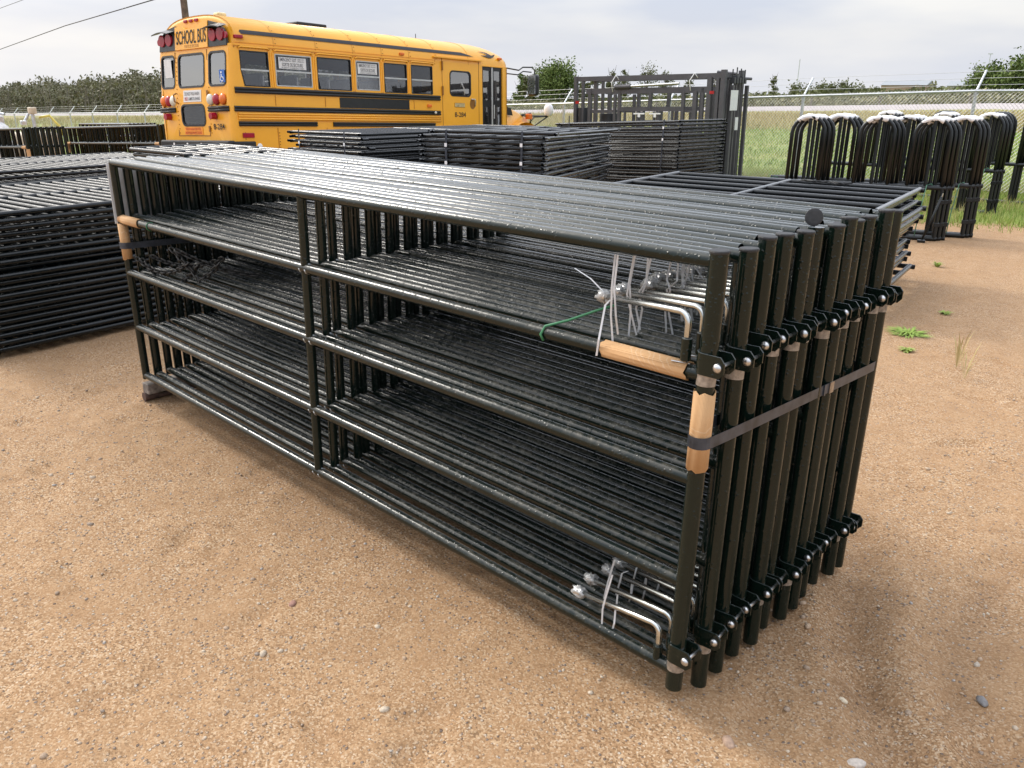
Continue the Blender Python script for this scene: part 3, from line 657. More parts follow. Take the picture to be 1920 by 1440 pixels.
def tie(P, lab, grp):
    V = []; n = len(P); side = Vector((.0019, .0019, 0)); th = Vector((.0006, -.0006, 0))
    for p_ in P: V += [Vector(p_)-side-th, Vector(p_)+side-th, Vector(p_)+side+th, Vector(p_)-side+th]
    F = [(i*4+k, i*4+(k+1) % 4, i*4+4+(k+1) % 4, i*4+4+k) for i in range(n-1) for k in range(4)]+[(3, 2, 1, 0), tuple((n-1)*4+k for k in range(4))]
    return tag(mobj('cable_tie', V, F, TIEM), lab, 'cable tie', grp)
g1 = 'white cable ties at the upper hinge bolts'; g2 = 'white cable ties at the lower hinge bolts'
tie([HB[0][1]+HB[0][2]*.285, HB[0][1]+HB[0][2]*.29+Vector((-.004, -.02, -.02)), gp(-.338, -.027, 1.08), gp(-.345, -.024, 1.03)], 'front white cable tie running down to the cardboard sleeve', g1)
tie([HB[0][1]+HB[0][2]*.30, HB[0][1]+HB[0][2]*.36+Vector((0, -.02, .05)), HB[0][1]+HB[0][2]*.42+Vector((0, -.03, .075))], 'white cable tie tail sticking up past the front wrapped nut', g1)
for i in range(11):
    c0, d = HB[i][1], HB[i][2]; q = c0+d*(.2+rng.uniform(0, .08)); yt = q.y
    for k in range(2):
        x_ = q.x+rng.uniform(-.03, .03)
        tie([Vector((x_, yt, ZR[0]-.03)), Vector((x_+rng.uniform(-.01, .01), yt-.012, q.z+.03)), q+Vector((k*.012, -.012, 0)), q+Vector((rng.uniform(-.01, .02), -.01, -.05)), q+Vector((rng.uniform(-.02, .03), rng.uniform(-.01, .01), rng.uniform(-.15, -.1)))], 'white cable tie, %s of the pair on the %s upper hinge bolt' % (('left', 'right')[k], ORD[i]), g1)
for i in range(7):
    c0, d = HL[i][1], HL[i][2]; q = c0+d*(.2+rng.uniform(0, .08)); x_ = q.x+rng.uniform(-.02, .02)
    tie([q+Vector((.02, 0, .11 if i < 2 else .03)), q+Vector((.006, -.012, .02)), q+Vector((0, -.014, -.02)), q+Vector((rng.uniform(-.03, .0), -.01, -.11))], 'white cable tie drawn round the %s lower hinge bolt' % ORD[i], g2)
    if i < 5: tie([q+Vector((.04, 0, .01)), q+Vector((.045, -.01, -.05)), q+Vector((.03, 0, -.1))], 'short white cable tie tail hanging right on the %s lower hinge bolt' % ORD[i], g2)
# cardboard sleeves, straps, twine
def sleeve(p0, p1, r, lab):
    o = tube('cardboard_sleeve', p0, p1, r, CARD, None, 14); o.data = o.data.copy(); rr_ = random.Random(lab)
    for v in o.data.vertices: v.co += Vector((rr_.uniform(-.001, .001), rr_.uniform(-.001, .001), rr_.uniform(-.006, .006)))
    m = o.modifiers.new('thick', 'SOLIDIFY'); m.thickness = .002; m.offset = 1
    return tag(o, lab, 'cardboard', 'cardboard corner sleeves on the bundle')
sleeve(gp(-.335, 0, ZR[1]), gp(-.052, 0, ZR[1]), RR+.003, 'tan cardboard sleeve wrapped round the second rail at the right end')
sleeve(gp(0, 0, .785), gp(0, 0, 1.005), RP+.003, 'tan cardboard sleeve wrapped round the front hinge post under the strap')
sleeve(gp(-GL-.005, 0, ZR[1]), gp(-GL+.24, 0, ZR[1]), RR+.003, 'tan cardboard sleeve on the second rail at the far left end')
sleeve(gp(-GL, 0, .83), gp(-GL, 0, ZR[1]-.025), RU+.004, 'brown cardboard sleeve on the left end post of the front gate')
def strap_loop(x, sgn, r, zf, ylast, lab, crimp):
    P = []; Nn = []
    def ad(px, py, z, nx_, ny_): P.append(gp(px, py, z)); Nn.append(Vector((nx_, ny_, 0)))
    for k in range(9):
        a = math.radians(180+180*k/8) if sgn > 0 else math.radians(360-180*k/8)
        ad(x+r*math.cos(a), r*math.sin(a), zf(0), math.cos(a), math.sin(a))
    for k in range(1, 12): y = ylast*k/12; ad(x+sgn*(r+.002), y, zf(y), sgn, 0)
    for k in range(9):
        a = math.radians(180*k/8) if sgn > 0 else math.radians(180-180*k/8)
        ad(x+r*math.cos(a), ylast+r*math.sin(a), zf(ylast), math.cos(a), math.sin(a))
    ad(x-sgn*r*1.02, ylast*.5, zf(ylast*.5), -sgn, 0); ad(x-sgn*r, 0, zf(0), -sgn, 0)
    # inner run lies clear of the posts behind
    for i in (-2,): P[i].x -= sgn*.06
    t = thing('strap', lab, 'strap', gp(x, 0, zf(0)), 'flat straps holding the big bundle')
    ribbon('band', P, Nn, .034, .0012, STRAPM, t)
    if crimp:
        for yy, w_, mm in ((ylast*.66, .03, CRIMP), (ylast*.615, .012, STRAPM)):
            q = [gp(x+sgn*(r+.004), yy-w_/2, zf(yy-w_/2)), gp(x+sgn*(r+.004), yy+w_/2, zf(yy+w_/2))]; ribbon('crimp_seal', q, [Vector((sgn, 0, 0))]*2, .038, .003, mm, t)
    return t
strap_loop(0, 1, RP+.006, lambda y: .868-.045*(y/1.14), YA[11], 'flat dark steel strap round the right end of the gate bundle', True)
strap_loop(-GL, -1, RP+.006, lambda y: .905+.0*y, YA[11], 'flat blue-black strap round the left end of the gate bundle', False)
sweep('twine', [gp(-.555, -.018, ZR[1]-.02), gp(-.56, -.026, ZR[1]), gp(-.555, -.012, ZR[1]+.024), gp(-.50, .03, ZR[1]+.045), gp(-.43, .07, ZR[1]+.08), gp(-.385, .10, ZR[1]+.10)], .004, GREENT); tag(bpy.context.scene.objects['twine'], 'green plastic twine tied round the second rail near the right end', 'twine')
o = sweep('twine', [gp(-GL+.36, 0, ZR[1])+Vector((0, (RR+.002)*math.cos(a), (RR+.002)*math.sin(a))) for a in [k*PI/6 for k in range(12)]], .0022, GREENT, None, 6, True); tag(o, 'loop of green twine round the second rail near the left end', 'twine')
# coiled chains in the left bay
def link_mesh():
    P = []
    for k in range(12):
        a = 2*PI*k/12; P.append((.0105*math.cos(a), 0, .0115*math.sin(a)+(.0105 if math.sin(a) > 0 else -.0105)))
    V, F = sweep_vf(P, .0046, 6, True); me = bpy.data.meshes.new('link'); me.from_pydata([tuple(v) for v in V], [], F); me.materials.append(CHAINM)
    for p_ in me.polygons: p_.use_smooth = True
    return me
LINK = link_mesh()
def chain(P, lab):
    P = [Vector(p_) for p_ in P]; t = thing('chain', lab, 'chain', P[0], 'chains coiled in the left bay')
    D = [0]
    for a, b_ in zip(P, P[1:]): D.append(D[-1]+(b_-a).length)
    n = int(D[-1]/.033)
    for k in range(n):
        s_ = k*.033; i = max(j for j in range(len(D)) if D[j] <= s_); i = min(i, len(P)-2); f = (s_-D[i])/(D[i+1]-D[i]); q = P[i].lerp(P[i+1], f)
        share('link', LINK, Matrix.Translation(q) @ zrot(P[i+1]-P[i]) @ Matrix.Rotation(k % 2*PI/2+.3, 4, 'Z'), t)
def caten(x0, x1, y0, y1, z0, z1, sag, n=16):
    return [gp(x0+(x1-x0)*k/n, y0+(y1-y0)*k/n, z0+(z1-z0)*k/n-4*sag*(k/n)*(1-k/n)) for k in range(n+1)]
chain(caten(-GL+.06, -GL+.62, .03, .08, .83, .90, .07), 'uppermost black chain sagging inside the left end of the bundle')
chain(caten(-GL+.08, -GL+.66, .05, .10, .82, .89, .115), 'lowest black chain loop resting just above the third rail at left')
chain(caten(-GL+.10, -GL+.75, .10, .20, .84, .92, .05), 'black chain behind the front two in the left bay')
chain(caten(-GL+.5, -GL+.95, .07, .30, .93, .84, .03), 'black chain heap end hanging near the middle of the left bay')
chain(caten(-GL+.45, -GL+.62, .06, .09, .93, .82, .0, 6)+caten(-GL+.64, -GL+.8, .09, .16, .80, .93, .02, 8), 'short hanging chain tail in the left bay')
# sign sheet behind the left end, dunnage
t = thing('sign_sheet', 'white printed sheet standing behind the left end posts', 'sign', (-GL+.06, .62, .9))
mobj('sheet', [gp(-GL-.045, -.02, 1.02), gp(-GL-.045, .60, 1.02), gp(-GL-.045, .60, 1.345), gp(-GL-.045, -.02, 1.345), gp(-GL-.048, -.02, 1.02), gp(-GL-.048, .60, 1.02), gp(-GL-.048, .60, 1.345), gp(-GL-.048, -.02, 1.345)], BOXF, PAPER, t)
for s_, y, z in (('ed', .28, 1.2), ('na', .42, 1.21), ('or', .42, 1.14)): text('lettering', s_, .035, gp(-GL-.043, y, z), (0, 1, 0), (0, 0, 1), INK, t)
FR = Matrix.Translation((-GL+.01, .0, 0)) @ Matrix.Rotation(.03, 4, 'Z')
tag(box('wood_block', (-.045, -.02, .045), (.03, 1.2, .108), WOODM, None, .006), 'grey weathered timber under the left end of the bundle', 'timber')
o = tube('pipe', (-.02, -.03, .0245), (.0, 1.2, .0245), .027, RUSTM, None, 12, True); tag(o, 'short rusty pipe under the timber at the left end', 'pipe')
FR = Matrix.Identity(4)
# ------------------------------------------------------------------ stacks of flat panels
def dirv(x, y): return Vector((x, y, 0)).normalized()
def stack(N0, a, b, ln, sh, n, ztop, pitch, where, rails=6, r=.0172, mat=BLACK, jit=.009, mids=1, name='corral_panel', lug=True, jump=None, cat='panel', sl=0, sb=0):
    """n panels lying flat; N0 near corner, a long direction, b short direction"""
    a = dirv(*a); b0 = Vector((-a.y, a.x, 0)); b = b0 if b0.dot(Vector((b[0], b[1], 0))) > 0 else -b0
    z0 = ztop-r; rg = random.Random(where)
    for k in range(n):
        z = z0-k*pitch; off = a*rg.uniform(-jit, jit)*1.6+b*rg.uniform(-jit, jit)
        if jump and k in jump: off += a*jump[k][0]+b*jump[k][1]
        tilt = rg.uniform(-.004, .004)
        O = Vector((N0[0], N0[1], z))+off; aa = (a+Vector((0, 0, tilt+sl))).normalized(); b = (Vector((b.x, b.y, 0)).normalized()+Vector((0, 0, sb))).normalized()
        lab = ('top panel of the ' if k == 0 else 'bottom panel of the ' if k == n-1 else ORD[k]+' panel from the top of the ')+where
        t = thing(name, lab, cat, O, 'panels of the '+where)
        tube('end_post', O, O+b*sh, r, mat, t, 10); tube('end_post', O+aa*ln, O+aa*ln+b*sh, r, mat, t, 10)
        for m_ in range(mids): q = O+aa*(ln*(m_+1)/(mids+1)); tube('upright', q, q+b*sh, r*.9, mat, t, 8)
        for j in range(rails):
            f = j/(rails-1); q = O+b*(sh*f)+Vector((0, 0, r*.25 if k % 2 else -r*.25)); e = .05 if (j in (0, rails-1)) else 0
            tube('rail', q-aa*(.045 if e else 0), q+aa*(ln+e), r*.97, mat, t, 10)
        if lug:
            for q in (O-b*.035, O+b*(sh+.035), O+aa*ln-b*.035, O+aa*ln+b*(sh+.035)): tube('lug', q+aa*.02, q+aa*.02+(aa*-.075), r*.8, mat, t, 8)
def vstrap(N0, d, s, out_, ztop, zlow, lab, tags=2, over=None):
    """vertical banding strap on a stack face: N0 corner, d direction along the face, s distance, out_ outward"""
    d = dirv(*d); o = dirv(*out_); p = Vector((N0[0], N0[1], 0))+d*s+o*.026
    t = thing('strap', lab, 'strap', (p.x, p.y, zlow), 'banding straps on the panel stacks')
    P = [p+Vector((0, 0, zlow)), p+Vector((0, 0, (zlow+ztop)/2))+d*.012, p+Vector((0, 0, ztop+.004))]; Nn = [o, o, o]
    if over: P.append(p-o*over+Vector((0, 0, ztop+.006))); Nn.append(Vector((0, 0, 1)))
    ribbon('band', P, Nn, .022, .0015, STRAPM, t, d)
    for k in range(tags):
        q = p+Vector((0, 0, ztop-.12-.17*k-.05*random.random()))+d*.008; ribbon('paper_tag', [q, q+Vector((0, 0, .035))], [o, o], .026, .003, WHITEM, t, d)
A2 = (-.44, .90); B2 = (-.90, -.44)
stack((-4.52, 4.40), A2, B2, 3.02, 1.28, 28, 1.375, .048, 'panel stack in the middle behind the bundle', jump={0: (.0, -.12), 9: (.02, -.05)}, sl=-.027)
vstrap((-4.52, 4.40), B2, .22, (.44, -.9), 1.375, .1, 'right banding strap on the middle panel stack'); vstrap((-4.52, 4.40), B2, 1.02, (.44, -.9), 1.375, .1, 'left banding strap on the middle panel stack')
A1 = (-.03, 1.0); B1 = (-1, -.05)
stack((-6.50, 3.68), A1, B1, 3.05, 1.30, 27, 1.31, .048, 'panel stack at left in front of the bus', jump={1: (.0, -.05), 3: (.03, -.09)}, sb=-.015)
vstrap((-6.50, 3.68), B1, .28, (.03, -1), 1.31, .1, 'right banding strap on the stack before the bus'); vstrap((-6.50, 3.68), B1, 1.12, (.03, -1), 1.31, .1, 'left banding strap on the stack before the bus')
A3 = (-1, .03); B3 = (.03, 1)
stack((-5.86, 8.78), A3, B3, 2.35, 1.15, 26, 1.375, .05, 'panel stack at right before the cattle chute', jump={0: (.03, 0)}, sl=-.045)
vstrap((-5.86, 8.78), A3, .24, (0, -1), 1.375, .1, 'right banding strap on the stack before the chute'); vstrap((-5.86, 8.78), A3, 2.1, (0, -1), 1.375, .1, 'left banding strap on the stack before the chute', 0)
# flat gates stacked behind the right end of the bundle
stack((-1.46, 4.86), (-.985, -.17), (-.17, .985), 2.5, 1.95, 13, .91, .062, 'wet flat gate stack behind the right end', 6, .025, FLATG, .045, 1, 'field_gate', False, None, 'gate')
t = thing('wire_bundle', 'tangle of dark wire lying on the flat gate stack', 'wire', (-2.6, 6.3, .94))
for k in range(3): sweep('strand', [(-2.75+.07*i+.02*k, 6.25+.03*math.sin(i*1.7+k), .925+.02*abs(math.sin(i*2.1+k))) for i in range(8)], .006, CHAINM, t, 5)
# panel piles at far left
stack((-5.12, -.42), (-1, -.14), (-.14, 1), 1.66, 2.7, 21, .975, .0445, 'nearest panel pile at left', 27, .0195, DARKP, .016, 1, 'livestock_panel', True, None)
stack((-9.42, .9), (-1, -.12), (-.12, 1), 1.8, 2.4, 15, .87, .06, 'second panel pile at left behind the nearest', 24, .0195, DARKP, .02, 1, 'livestock_panel', True, None)
o = tag(box('timber', (-5.5, -.3, -.02), (-5.38, 1.6, .03), WOODM), 'timber bearer under the nearest panel pile at left', 'timber')
stack((-6.0, 1.75), (-1, -.1), (-.1, 1), 1.4, .95, 22, 1.2, .053, 'dark pile behind the left end of the bundle', 8, .0215, DARKP, .02, 1, 'livestock_panel', False, None)
# ------------------------------------------------------------------ bundles of upright gates in the background
def bundle(M_, n, ln, where, hscale=1.1, pitch=.1, posts=3, cards=True):
    global FR
    FR = M_
    zr = [z*hscale for z in ZR]
    for k in range(n):
        y = k*pitch; lab = ('front gate of the ' if k == 0 else 'back gate of the ' if k == n-1 else ORD[k]+' gate from the front of the ')+where
        t = thing('gate', lab, 'gate', (0, y, 0), 'gates of the '+where)
        for s_ in (0, 1): q = tube('end_post', (s_*ln, y, 0), (s_*ln, y, (HP if s_ else HP-.03)*hscale), .027, GREEN, t, 10, True)
        for z in zr: tube('rail', (0, y, z), (ln, y, z), .022, GREEN, t, 8)
        for j in range(1, posts): tube('upright', (ln*j/posts, y, zr[4]), (ln*j/posts, y, zr[0]), .02, GREEN, t, 8)
        y2 = y+pitch/2
        if k < n-1:
            t = thing('gate', 'turned gate behind the %s of the %s' % (ORD[k], where), 'gate', (0, y2, 0), 'gates of the '+where)
            for s_ in (0, 1): tube('end_post', (s_*(ln-.06)+.03, y2, .05), (s_*(ln-.06)+.03, y2, (HP-.02)*hscale), .025, GREEN, t, 8, True)
            for z in zr: tube('rail', (0, y2, z), (ln, y2, z), .022, GREEN, t, 8)
            for j in range(1, posts): tube('upright', (ln*j/posts+.03, y2, zr[4]), (ln*j/posts+.03, y2, zr[0]), .02, GREEN, t, 8)
    if cards:
        for x, nm in ((0, 'left'), (ln, 'right')):
            s1 = 1 if x == 0 else -1
            tag(tube('cardboard_sleeve', (x+s1*.02, 0, zr[1]), (x+s1*.2, 0, zr[1]), .03, CARD, None, 10), 'cardboard on the rail at the %s end, %s' % (nm, where), 'cardboard', 'cardboard on the far bundles')
            tag(tube('cardboard_sleeve', (x, 0, zr[2]+.12), (x, 0, zr[1]-.03), .033, CARD, None, 10), 'cardboard on the post at the %s end, %s' % (nm, where), 'cardboard', 'cardboard on the far bundles')
        t = thing('strap', 'dark strap round the end of the %s' % where, 'strap', (ln, 0, .8), 'straps on the far bundles')
        ribbon('band', [(ln+.03, -.03, .88), (ln+.03, n*pitch-.1, .92)], [(1, 0, 0)]*2, .035, .003, STRAPM, t)
    FR = Matrix.Identity(4)
def slopeM(x, y, rz):
    z = float(base_h(np.array([x]), np.array([y]))[0]); d = Vector((math.cos(rz), math.sin(rz), 0))
    z2 = float(base_h(np.array([x+d.x*3.6]), np.array([y+d.y*3.6]))[0])
    return Matrix.Translation((x, y, z)) @ Matrix.Rotation(rz, 4, 'Z') @ Matrix.Rotation(-math.atan2(z2-z, 3.6), 4, 'Y')
bundle(slopeM(-19.85, 2.85, .11), 8, 3.64, 'end-on gate bundle at the left edge', 1.09)
bundle(slopeM(-19.7, 5.1, .03), 9, 4.6, 'gate bundle left of the bus', 1.09, .1, 4)
bundle(slopeM(-27.2, 8.0, .03), 7, 3.6, 'farthest gate bundle at left', 1.1, .12, 3, False)
# ------------------------------------------------------------------ arch-topped feeder panels
def arch_panel(lab, grp, wraps):
    """in frame FR: x along the panel, right end at x=0 going to -x"""
    t = thing('arch_panel', lab, 'panel', (0, 0, 0), grp)
    zr = .655; ln = 2.42; r = .027
    tube('bottom_rail', (-ln, 0, .03), (.03, 0, .03), r, ARCHM, t, 12)
    tube('middle_rail', (-ln-.05, 0, zr), (.03, 0, zr), r, ARCHM, t, 12)
    for x in (0, -.42, -2.0): tube('leg', (x, 0, .03), (x, 0, zr), r, ARCHM, t, 12)
    tube('post_cap', (.03, 0, zr), (.036, 0, zr), r+.006, CAPM, t, 12, True)
    for z in (.18, .46): box('bracket', (-.034, -.034, z), (.034, .034, z+.05), ARCHM, t, .004)
    for c in (-.21, -.84, -1.67):
        P = [(c-.2, 0, zr), (c-.2, 0, zr+.62)]+[(c-.2*math.cos(a), 0, zr+.62+.2*math.sin(a)) for a in [k*PI/10 for k in range(1, 10)]]+[(c+.2, 0, zr+.62), (c+.2, 0, zr)]
        ar = sweep('arch', P, r-.002, ARCHM, t, 10); tube('centre_bar', (c+.01, 0, zr), (c+.01, 0, zr+.80), r-.004, ARCHM, t, 10)
        if wraps: 
            W = [(c-.207*math.cos(a), 0, zr+.615+.207*math.sin(a)) for a in [math.radians(d_) for d_ in range(48, 125, 8)]]
            V, F = sweep_vf(W, [.0285*random.uniform(.9, 1.2) for _ in W], 9); V = [v+Vector((random.uniform(-.006, .006), random.uniform(-.007, .007), random.uniform(-.005, .007))) for v in V]
            mobj('plastic_wrap', V, F, WHITEM, ar, True)
    return t
ad_ = math.atan2(.35, .936)
for row, (ex, ey, rows, wr, base, dl) in enumerate(((-2.36, 9.42, 3, True, 'front row of arch panels', (.0, .0)), (-2.18, 9.93, 3, True, 'second row of arch panels', (.16, 0)), (-2.62, 12.6, 3, True, 'third row of arch panels behind the second', (0, 0)), (-2.35, 14.35, 3, False, 'farthest row of arch panels at the right edge', (0, 0)))):
    for k in range(rows):
        az = ad_+(.0 if row < 2 else -.18 if row == 2 else -.25)
        FR = Matrix.Translation((ex+.03*k, ey+.068*k, ghs(ex, ey))) @ Matrix.Rotation(az, 4, 'Z') @ Matrix.Rotation(-.05, 4, 'X')
        arch_panel({0: 'front', 1: 'middle', 2: 'back'}[k]+' arch-topped black tube panel of the '+base, 'panels of the '+base, wr)
        FR = Matrix.Identity(4)
FR = Matrix.Translation((-2.36, 9.42, 0)) @ Matrix.Rotation(ad_, 4, 'Z')
t = thing('latch_rod', 'black adjustable latch rod leaning on the front arch panels', 'rod', (-.1, -.1, .0))
sweep('rod', [(-.14, -.16, .03), (-.06, -.08, .3), (.0, -.05, .56)], .014, ARCHM, t, 8); tube('tip', (.0, -.05, .53), (.012, -.046, .6), .009, RODM, t, 8, True); box('foot', (-.19, -.2, .0), (-.1, -.13, .03), ARCHM, t, .004)
FR = Matrix.Identity(4)
for i, (x, y, lb) in enumerate(((-2.52, 9.32, 'green twine tied down the front row of arch panels'), (-2.3, 9.84, 'green twine on the second row of arch panels'), (-2.75, 12.5, 'green twine on the third row of arch panels'), (-4.3, 8.72, 'green twine at the left end of the arch panel rail'))):
    tag(sweep('twine', [(x+.05, y+.2, .60), (x+.02, y+.1, .70), (x, y, .69), (x-.03, y-.02, .3), (x-.05, y+.01, .05)], .006, plain('pale_twine_%d' % i, (.12, .3, .2), .5), None, 6), lb, 'twine', 'green twine on the arch panels')
# ------------------------------------------------------------------ chain link fence
FY = 15.6
xs = [6.0-3.32*k for k in range(26)]
def fz(x): return float(np.interp(x, [-80, -60.5, -38.7, -14, -7.6, -4.3, 20], [-.48, .08, .65, 1.44, 1.69, 1.82, 2.1]))
ft = thing('chain_link_fence', 'galvanised chain link fence with barbed wire along the back of the yard', 'fence', (xs[0], FY, fz(xs[0])-1.8))
for x in xs:
    big = abs(x+3.96) < .1; r = .032
    p_ = tube('post', (x, FY, fz(x)-1.95), (x, FY, fz(x)+.03), r, GALV, ft, 10, True)
    tube('arm', (x, FY, fz(x)), (x+.02, FY+.3, fz(x)+.36), .021, GALV, p_, 8, True)
    tube('sleeve', (x, FY, fz(x)-.09), (x, FY, fz(x)-.02), r+.006, GALV, p_, 10, True)
for a, b in zip(xs, xs[1:]): tube('top_rail', (b, FY-.03, fz(b)), (a, FY-.03, fz(a)), .022, GALV, ft, 8)
BW = []
for f in (.35, .68, 1.0):
    V, F = sweep_vf([(x+.02*f, FY+.3*f, fz(x)+.36*f-(.02 if i % 2 else 0)) for i, x in enumerate(xs)], .0035, 4); mobj('barbed_wire', V, F, WIREM, ft)
V = []; F = []
def wire(p0, p1, r):
    d = (Vector(p1)-Vector(p0)).normalized(); s_ = d.cross(Vector((0, 1, 0))).normalized()*r; o = len(V)
    for p_ in (p0, p1):
        for q in (s_, -s_*.5+Vector((0, r*.87, 0)), -s_*.5-Vector((0, r*.87, 0))): V.append(Vector(p_)+q)
    for k in range(3): l = (k+1) % 3; F.append((o+k, o+l, o+3+l, o+3+k))
step = .068
for k in range(int(26/step)):
    x = 5-k*step
    for s_ in (-1, 1):
        x1 = x+s_*1.72; wire((x, FY-.04, fz(x)-1.76), (x1, FY-.04, fz(x1)-.0+.035), .0034)
o = mobj('chain_link_mesh', V, F, WIREM, ft); o['kind'] = 'stuff'
V = []; F = []
for k in range(int(58/.2)):
    x = -21-k*.2
    for s_ in (-1, 1): x1 = x+s_*1.7; wire((x, FY-.04, fz(x)-1.76), (x1, FY-.04, fz(x1)), .004)
o = mobj('chain_link_mesh', V, F, WIREM, ft); o['kind'] = 'stuff'
# low wooden field posts beyond the road
for i, x in enumerate((-20.5, -27.5, -33.5, -41, -50)):
    z = float(base_h(np.array([x]), np.array([72]))[0]); o = tube('field_post', (x, 72, z-.1), (x+.02, 72, z+.75), .11, WOODM, None, 8, True); tag(o, '%s wooden field post from the right beyond the road' % ORD[i], 'post', 'field posts beyond the road')
# far sheds and masts on the right horizon
SHED = plain('far_shed', (.42, .4, .38), .8); SHEDR = plain('far_roof', (.3, .32, .34), .7); SHEDB = plain('far_brown_shed', (.34, .24, .18), .8)
for i, (x, y, wd, h, m_, lb) in enumerate(((-118, 330, 16, 4.6, SHEDB, 'far brown shed on the horizon above the fence'), (-96, 330, 14, 4.4, SHED, 'far pale shed with a light roof on the horizon'), (-72, 340, 30, 6.5, SHED, 'long far shed near the dark trees at right'))):
    z = 2.0; t = thing('shed', lb, 'shed', (x, y, z), 'far sheds on the horizon')
    box('wall', (x-wd/2, y-4, z-2), (x+wd/2, y+4, z+h*.65), m_, t)
    mobj('roof', [(x-wd/2-.3, y-4.4, z+h*.65), (x+wd/2+.3, y-4.4, z+h*.65), (x+wd/2+.3, y, z+h), (x-wd/2-.3, y, z+h), (x+wd/2+.3, y+4.4, z+h*.65), (x-wd/2-.3, y+4.4, z+h*.65)], [(0, 1, 2, 3), (3, 2, 4, 5), (0, 3, 5), (1, 4, 2)], SHEDR, t)
for i, (x, y, h, lb) in enumerate(((-122, 250, 9.5, 'tall thin mast on the horizon left of the far sheds'), (-92, 330, 13, 'left lighting mast above the far sheds'), (-76, 330, 13, 'right lighting mast above the far sheds'))):
    t = thing('mast', lb, 'mast', (x, y, 2), 'thin masts on the horizon'); tube('pole', (x, y, 1), (x, y, 2+h), .13, GALV, t, 6, True)
    if i: box('lamp_head', (x-.7, y-.15, 2+h), (x+.7, y+.15, 2+h+.35), GALV, t)
far = [(-112, 322, 6), (-104, 318, 7), (-90, 322, 7), (-84, 320, 6)]
for i, (x, y, h) in enumerate(far): tree(x, y, h, 7, 500, .7, LEAF3, ['hazy', 'taller hazy', 'rounded hazy', 'low hazy'][i]+' far tree among the sheds on the horizon', .05, 'far trees among the sheds')
# ------------------------------------------------------------------ utility pole and wires
POLEM = plain('pole_wood', (.15, .1, .075), .9, 0, .35, 5, .01)
pt_ = thing('utility_pole', 'brown wooden utility pole rising behind the bus roof', 'pole', (-42.2, 19.05, -1.25))
tube('shaft', (-42.2, 19.05, -1.4), (-42.2, 19.05, 9.2), .2, POLEM, pt_, 12, True, .15); bar('crossarm', (-42.3, 17.9, 8.7), (-42.1, 20.2, 8.7), .1, .12, POLEM, pt_)
for k in range(2): tube('insulator', (-42.2, 18.1+1.9*k, 8.76), (-42.2, 18.1+1.9*k, 8.95), .04, WHITEM, pt_, 8, True)
def wire_at(pts, r, lab):
    tag(sweep('power_wire', pts, r, plain('wire_dark', (.06, .05, .06), .6), None, 6), lab, 'wire', 'overhead wires')
wire_at([(-42.2, 19.1, 6.3), (-64.8, 21.1, 5.75), (-88, 23.2, 4.85), (-125, 26.6, 4.4)], .03, 'dark overhead wire sloping down to the left from the pole')
wire_at([(-42.1, 19.9, 8.75), (-64, 21.3, 8.35), (-85.5, 23.1, 8.1), (-125, 26.4, 7.6)], .02, 'thin wire crossing the top left corner of the sky')
# ------------------------------------------------------------------ squeeze chute
CH = plain('chute_paint', (.085, .083, .09), .5, 0, .12, 6); CHD = plain('chute_drum', (.035, .037, .042), .45)
CHR = plain('red_reflector', (.45, .02, .02), .3)
cx0, cy0 = -8.38, 14.62; cdx = dirv(-1, -.09); cz = -.12
FR = Matrix(((cdx.x, .09, 0, cx0), (cdx.y, 1, 0, cy0), (0, 0, 1, cz), (0, 0, 0, 1))); FR = Matrix.Translation((cx0, cy0, cz)) @ Matrix.Rotation(math.atan2(cdx.y, cdx.x), 4, 'Z') @ Matrix.Rotation(.02, 4, 'Y')
ch = thing('cattle_chute', 'grey steel cattle squeeze chute standing before the fence', 'chute', (0, 0, 0))
# local: x from the right end (0) to the left (3.75); y: +y is towards the camera after the turn, so width runs -.45...45
def sq(p0, p1, w_, mm=CH, nm='frame_tube', w2=None): return bar(nm, p0, p1, w_, w2 or w_, mm, ch)
H_ = 2.27
for y in (-.42, .42):
    for x, h, w_ in ((0, H_+.05, .1), (.12, H_-.1, .07), (.3, H_-.08, .1), (.45, H_-.3, .06), (.62, H_-.35, .09), (.9, H_-.35, .07), (2.5, H_-.3, .07), (2.62, H_-.4, .06), (3.3, H_-.28, .08), (3.5, H_-.1, .06), (3.7, H_, .08)):
        sq((x, y, 0), (x, y, h), w_)
    sq((0, y, H_-.06), (3.7, y, H_-.06), .06, w2=.1); sq((.3, y, H_-.33), (3.4, y, H_-.33), .06, w2=.12); sq((.9, y, 1.55), (2.5, y, 1.55), .06, w2=.09)
    for x in (1.15, 1.5, 1.6, 1.9, 2.0, 2.35): sq((x, y, .3), (x, y, 1.5), .045 if x not in (1.5, 1.9) else .07)
    for z in (.75, 1.05, 1.28): sq((1.0, y, z), (2.45, y, z), .035)
    sq((2.62, y, 1.5), (3.3, y, 1.5), .05, w2=.07); sq((2.62, y, 1.05), (3.3, y, 1.05), .05, w2=.07); sq((0, y, .1), (3.7, y, .1), .08); sq((1.7, y, 1.9), (1.72, y, 1.55), .07)
    for z in (1.2, 1.5): sq((.62, y, z), (.9, y, z), .035)
for x in (0, .3, 2.6, 3.7):
    for z in (H_-.06, .08): sq((x, -.42, z), (x, .42, z), .07)
for y in (-.3, -.12, .12, .3): sq((-.02, y, 0), (-.02, y, H_-.15), .055)
mobj('side_panel', boxv((.02, -.03, .05), (.05, .4, 1.15)), BOXF, CH, ch); mobj('side_panel', boxv((.14, .37, .05), (.9, .40, 1.0)), BOXF, CH, ch); mobj('side_panel', boxv((.95, .385, .12), (2.5, .41, .72)), BOXF, CH, ch); mobj('side_panel', boxv((2.62, .385, .12), (3.65, .41, .98)), BOXF, CH, ch)
